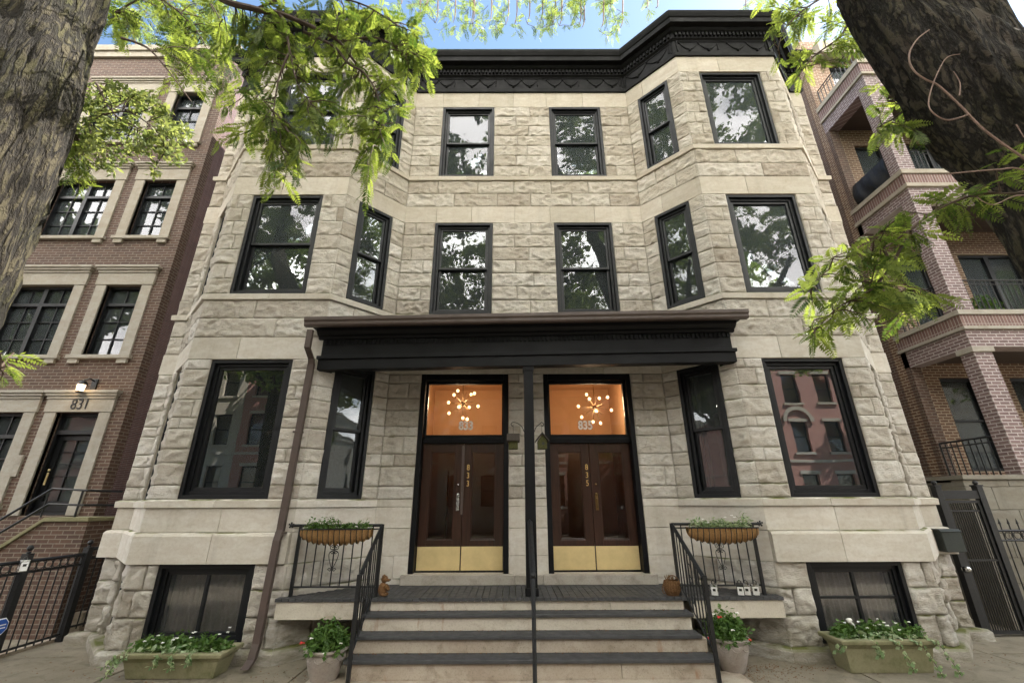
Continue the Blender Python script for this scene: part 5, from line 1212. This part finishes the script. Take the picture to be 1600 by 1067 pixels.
# ---- porch railings (landing panel + stair rail), left, right and centre
def scroll(m, c_, s, ax):
    pts = []
    for k in range(16): a = k*.42; r_ = s*(1-.045*k)*.5; pts.append(c_+ax*(r_*math.cos(a))+np.array([0, 0, 1.])*(r_*math.sin(a)))
    m.tube(pts, .0045, 4)
def heart(m, c_, ax):
    up_ = np.array([0, 0, 1.])
    for s in (-1, 1):
        m.tube(dense([c_+up_*.17, c_+ax*s*.055+up_*.10, c_+ax*s*.05+up_*.0, c_+up_*-.01+ax*s*.01], 4), .0045, 4, False)
        m.tube(dense([c_-up_*.24, c_+ax*s*.05-up_*.12, c_+ax*s*.055-up_*.05, c_-up_*.02+ax*s*.01], 4), .0045, 4, False)
        scroll(m, c_+ax*s*.024+up_*.02, .04, ax*s); scroll(m, c_+ax*s*.024-up_*.05, .04, ax*s); scroll(m, c_+ax*s*.028-up_*.24, .045, ax*s)
def porch_rail(name, label, side):
    yR = 5.97; zt_ = -.255
    if side < 0: cx_, ex, fin = at(598, 819, yR)[0], at(471, 819, yR)[0], at(456, 817, yR)[0]; nb_ = at(549, 902+14, 5.22)[0]; nt_ = at(561, 902, 5.22)
    else: cx_, ex, fin = at(1049, 819, yR)[0], at(1174, 816, yR)[0], at(1187, 814, yR)[0]; nt_ = at(1101, 903, 5.22); 
    t = thing('porch_railing', label, 'railing', (cx_, yR, -1.049)); s = 1 if ex > cx_ else -1
    m = MB(); m.bar((fin, yR, zt_), (cx_, yR, zt_), .026); m.bar((ex, yR, zt_-.045), (cx_, yR, zt_-.045), .012); m.bar((ex, yR, -.945), (cx_, yR, -.945), .016)
    n = 9; ax = np.array([1., 0, 0])
    for i in range(1, n): x = cx_+(ex-cx_)*i/n; m.tube([(x, yR, -.945), (x, yR, zt_)], .0085, 5)
    mid = cx_+(ex-cx_)*5/n; heart(m, np.array([mid, yR-.002, -.52]), ax)
    for k in range(5): a = k*1.256; m.tube([(fin, yR, zt_+.005), (fin+.035*math.cos(a+.3), yR, zt_+.005+.035*math.sin(a+.3))], [.006, .013], 5)
    m.ball((fin, yR, zt_+.005), .014, 8, 5); m.build('landing_panel', 'iron', t)
    for x in (cx_, ex): m = MB(); m.box(x-.017, x+.017, yR-.017, yR+.017, -1.049, zt_+.012); m.build('post', 'iron', t)
    m = MB(); a = np.array([cx_, yR-.03, zt_-.005]); b_ = nt_; bot = np.array([nt_[0], nt_[1], -1.70])
    m.bar(a, b_, .034); m.bar(a+(0, 0, -.045), b_+(0, 0, -.045), .014)
    lo = lambda s_: np.array([a[0]+(b_[0]-a[0])*s_, a[1]+(b_[1]-a[1])*s_, -.92+(-1.45+.92)*s_])
    m.bar(lo(.02), lo(1), .014)
    for i in range(1, 9): s_ = i/9; p = a+(b_-a)*s_; m.tube([p, lo(s_)], .0085, 5)
    heart(m, (a+(b_-a)*.5+lo(.5))/2+np.array([0, 0, .02]), unit(np.array([0, 1., .55])))
    m.build('stair_panel', 'iron', t)
    m = MB(); m.box(b_[0]-.018, b_[0]+.018, b_[1]-.018, b_[1]+.018, -1.70, b_[2]+.03); m.build('newel', 'iron', t)
    return t, cx_, ex, yR
rl, lc, le, yR = porch_rail('porch_railing', 'black wrought iron railing with heart scrolls on the left side of the porch', -1)
rr_, rc, re_, _ = porch_rail('porch_railing', 'black wrought iron railing with heart scrolls on the right side of the porch', 1)
t = thing('centre_handrail', 'single black iron handrail running down the middle of the front steps', 'handrail', (0, 5.5, -ZG))
m = MB(); n0, n1 = at(828, 815, 5.88), at(833, 903, 5.16)
m.bar(n0, n1, .05); m.bar(n1, (n1[0], n1[1], -1.70), .034); m.bar((n0[0], 5.90, n0[2]), (n0[0], 5.925, n0[2]), .05); m.bar(n0+(0, .0, -.6), n1+(0, .0, -.55), .02)
for i in range(1, 6): s_ = i/6; p = n0+(n1-n0)*s_; m.tube([p, p+(0, 0, -.57)], .009, 5)
m.ball((n1[0], n1[1], n1[2]+.03), .03, 8, 6); m.build('rail', 'iron', t)
# ---- coir window baskets hung on the railings
def basket(label, x0, x1, y, z, seed, fl):
    t = thing('coir_basket', label, 'planter', ((x0+x1)/2, y, z), 'baskets on the porch railings'); n = 104
    def sec(s, k, r_=1.0):      # k 0..1 round the half-section
        a = math.pi*(k); tap = min(1, math.sin(math.pi*min(max(s, .02), .98))**.22); ww = .10*tap*r_; hh = .175*tap*r_
        return (x0+(x1-x0)*s, y-.02-ww*math.cos(a)*.9, z-hh*math.sin(a))
    m = MB(); vs = [sec(i/n, k/8, .92+.17*abs(math.sin(math.pi*13*i/n))+.04*math.sin(i*2.1+k)) for i in range(n+1) for k in range(9)]
    m.add(vs, [(i*9+k, (i+1)*9+k, (i+1)*9+k+1, i*9+k+1) for i in range(n) for k in range(8)]); m.add([sec(i/n, k) for i in range(n+1) for k in (0, 1)], [(2*i, 2*i+1, 2*i+3, 2*i+2) for i in range(n)])
    for k in range(90): q = sec(random.random(), random.random(), 1.03); m.tube([q, (q[0]+random.uniform(-.02, .02), q[1]+random.uniform(-.02, .01), q[2]+random.uniform(-.025, .015))], .0015, 3, False)
    m.build('coir_liner', 'coir', t, smooth=True)
    m = MB()
    for i in range(13): s = (i+.5)/13; m.tube([sec(s, k/8, 1.09) for k in range(9)], .0055, 5)
    m.tube([sec(i/12, 0, 1.09) for i in range(13)], .008, 5); m.tube([sec(i/12, 1, 1.09) for i in range(13)], .008, 5)
    m.build('wire_frame', 'iron', t)
    m = MB(); r = np.random.default_rng(seed)
    for k in range(12): bush(m, (x0+(x1-x0)*(.08+.84*(k+r.random())/12), y-.02, z-.01), (.075, .07, r.uniform(.07, .22)), 90, .045, seed+k, .4)
    m.build('plants', 'shrub_leaf' if seed < 150 else 'ivy_variegated', t); blooms(t, fl, 'flower_white', .014)
    return t
bx0, bx1 = at(472, 830, 5.87), at(582, 830, 5.87); z0_ = at(525, 826, 5.87)[2]
basket('coir lined wire basket with small flowers on the left porch railing', bx0[0], bx1[0], 5.88, z0_, 140, [(bx0[0]+.3, 5.84, z0_+.08), (bx1[0]-.2, 5.84, z0_+.03), (bx0[0]+.34, 5.84, z0_+.06)])
bx0, bx1 = at(1073, 826, 5.87), at(1181, 822, 5.87)
basket('coir lined wire basket with pale flowers on the right porch railing', bx0[0], bx1[0], 5.88, z0_, 160, [(bx0[0]+.2, 5.82, z0_+.10), (bx0[0]+.26, 5.82, z0_+.06), (bx0[0]+.48, 5.82, z0_+.12), (bx0[0]+.58, 5.85, z0_+.14), (bx0[0]+.6, 5.82, z0_+.12)])
# ---- real-estate lockboxes on the right railing
lb = 'lockboxes hanging from the right porch railing'
for (u, v, dark), s in zip(((1117, 926, 0), (1157, 921, 1), (1167, 922, 0), (1180, 917, 0)), ('leftmost lockbox on the right porch railing, apart from the other three', 'dark lockbox with a pale screen, left one of the close group of three', 'pale grey lockbox, middle one of the close group of three', 'grey lockbox nearest the wall end of the right porch railing')):
    q = at(u, v, 5.93); lockbox((q[0], 5.93, -1.035), s, R(-25), lb, R(18), dark)
# ---- wicker animals
def wicker_bear(label, u, v, face):
    q = at(u, v, 5.98); t = thing('wicker_animal', label, 'figure', (q[0], 5.98, -1.049)); x, y, z = q[0], 5.98, -1.049; s = face
    m = MB(); m.ball((x, y, z+.105), .075, 16, 12, (1, .9, 1.4)); m.ball((x+s*.045, y-.04, z+.03), .035, 10, 8, (1.5, 1, .8)); m.ball((x+s*.045, y+.04, z+.03), .035, 10, 8, (1.5, 1, .8))
    m.tube([(x+s*.04, y-.05, z+.17), (x+s*.085, y-.05, z+.12), (x+s*.10, y-.03, z+.09)], [.022, .018, .016], 8); m.tube([(x+s*.04, y+.05, z+.17), (x+s*.085, y+.05, z+.12), (x+s*.10, y+.03, z+.09)], [.022, .018, .016], 8); m.build('body', 'wicker', t, smooth=True)
    m = MB(); m.ball((x+s*.02, y, z+.255), .058, 14, 10); m.ball((x+s*.08, y, z+.24), .03, 10, 8, (1.3, .9, .8)); m.ball((x-s*.0, y-.045, z+.305), .018, 8, 6); m.ball((x, y+.045, z+.305), .018, 8, 6); h = m.build('head', 'wicker', t, smooth=True)
    m = MB(); m.ball((x+s*.118, y, z+.245), .011, 8, 6); m.ball((x+s*.062, y-.035, z+.275), .007, 6, 4); m.build('nose', 'black_plastic', h)
    t.scale = (.72, .72, .72)
wicker_bear('small orange-brown wicker bear sitting on the porch floor beside the left railing', 597, 929, 1)
q = at(1051, 927, 5.98); t = thing('wicker_basket', 'small round brown wicker basket with a handle beside the right railing', 'basket', (q[0], 5.98, -1.049))
m = MB(); m.lathe((q[0], 5.98, -1.049), [(0, 0), (.06, 0), (.085, .05), (.09, .11), (.075, .16), (.068, .16), (.08, .11), (0, .10)], 20)
for k in range(20): a = k*.314; m.tube([(q[0]+r_*math.cos(a), 5.98+r_*math.sin(a), -1.049+z) for r_, z in ((.064, 0), (.09, .05), (.095, .11), (.08, .16))], .006, 4)
for k in range(60): a = random.random()*6.28; m.tube([(q[0]+.05*math.cos(a), 5.98+.05*math.sin(a), -.92), (q[0]+.09*math.cos(a)*random.random(), 5.98+.09*math.sin(a), -.865+.03*random.random())], .002, 3)
m.build('bowl', 'wicker', t); m = MB(); m.tube([(q[0]-.085*math.cos(a), 5.93, -.93+.10*math.sin(a)-.12*0) for a in np.linspace(0, math.pi, 12)], .006, 5); m.tube([(q[0]-.10-.03*math.sin(a), 5.95, -.98+.05*math.cos(a)) for a in np.linspace(0, math.pi, 8)], .005, 5); m.build('handle', 'wicker', t)
# ---- bird houses on scroll brackets either side of the porch post
def birdhouse(label, side, ridge_x):
    y = 5.98; c_ = at(847 if side > 0 else 802, 690, y); t = thing('bird_house', label, 'bird house', (c_[0], y, c_[2]), 'bird houses on the porch post'); x, z = c_[0], c_[2]
    m = MB(); w_, d_ = .062, .062
    if not ridge_x: m.prism([(x-w_, z-.10), (x+w_, z-.10), (x+w_, z+.01), (x, z+.09), (x-w_, z+.01)], y-d_, y+d_, 'y')
    else: m.prism([(y-w_, z-.10), (y+w_, z-.10), (y+w_, z+.01), (y, z+.08), (y-w_, z+.01)], x-d_, x+d_, 'x')
    m.build('box', 'moss_green', t, bevel=.008)
    m = MB()
    for s in (-1, 1):
        if not ridge_x: m.prism([(x, z+.125), (x, z+.10), (x+s*.085, z-.005), (x+s*.095, z+.01)], y-.085, y+.085, 'y')
        else: m.prism([(y, z+.115), (y, z+.09), (y+s*.085, z-.005), (y+s*.095, z+.01)], x-.088, x+.088, 'x')
    m.build('roof', 'moss_roof', t, bevel=.004)
    if not ridge_x: m = MB(); m.tube([(x+.01, y-d_-.004, z-.03), (x+.01, y-d_+.002, z-.03)], .02, 12); m.build('entrance_hole', 'black_plastic', t)
    m = MB(); px_ = .075 if side > 0 else -.062; q = dense([(px_, y, z+.13), (px_+side*.03, y, z+.20), (px_+side*.09, y, z+.25), (x+side*.0, y, z+.265), (x+side*.03, y, z+.24), (x+side*.015, y, z+.215), (x-side*.0, y, z+.225)], 5)
    m.tube(q, .005, 5); m.tube([(x, y, z+.22), (x, y, z+.11)], .0025, 4); m.build('bracket', 'iron', t)
birdhouse('mossy bird house with a round hole hanging right of the porch post', 1, False)
birdhouse('mossy bird house seen from its side hanging left of the porch post', -1, True)
# ---- fallen leaves and crumbs on the pavement and treads
m = MB(); r = np.random.default_rng(77); P = []
for (cx_, cy_, sx_, sy_, n) in ((2.2, 5.5, .4, .14, 420), (-1.0, 5.9, 1.2, .05, 60), (2.6, 5.75, .5, .05, 200), (5.4, 5.9, .5, .3, 60), (-5.4, 5.8, .5, .3, 60), (-2.6, 5.55, .3, .1, 80), (-4.5, 5.6, .6, .15, 50), (3.6, 5.75, .8, .08, 60), (4.6, 5.3, .8, .4, 40), (1.8, 5.1, .6, .2, 60)): P.append(np.column_stack([r.normal(cx_, sx_, n), r.normal(cy_, sy_, n), np.full(n, -ZG+.008)]))
for i in range(3): n = 130; P.append(np.column_stack([r.uniform(sx[i][0], sx[i][1], n), np.full(n, (SY[i-1] if i else YD)+.025-.03*r.random(n)), np.full(n, SZ[i]+.006)]))
leaves(m, np.concatenate(P), .022, 78, .6, flat=2.5); tag(m.build('leaf_litter', plain('litter', (.20, .09, .035), .9, 0, .6, 40, 0)), kind='stuff')

# ---- small ceiling spots glimpsed inside
for (u, v, y, lb_) in ((1124, 635, 6.95, 'small round ceiling spot glowing inside the narrow window right of the doors'), (551, 428, 6.9, 'small ceiling spot glowing inside the narrow second-floor window of the left bay'), (869, 199, 7.6, 'tiny ceiling spot glowing inside the top-floor window right of centre')):
    q = at(u, v, y); t = thing('ceiling_spot', lb_, 'lamp', tuple(q)); m = MB(); m.lathe(tuple(q), [(0, 0), (.04, 0), (.04, .02), (0, .02)], 14); m.build('lens', 'ceiling_spot', t)
    m = MB(); m.tube([tuple(q+(0, 0, .02)), tuple(q+(0, 0, .25))], .012, 6); m.build('stem', 'steel', t)
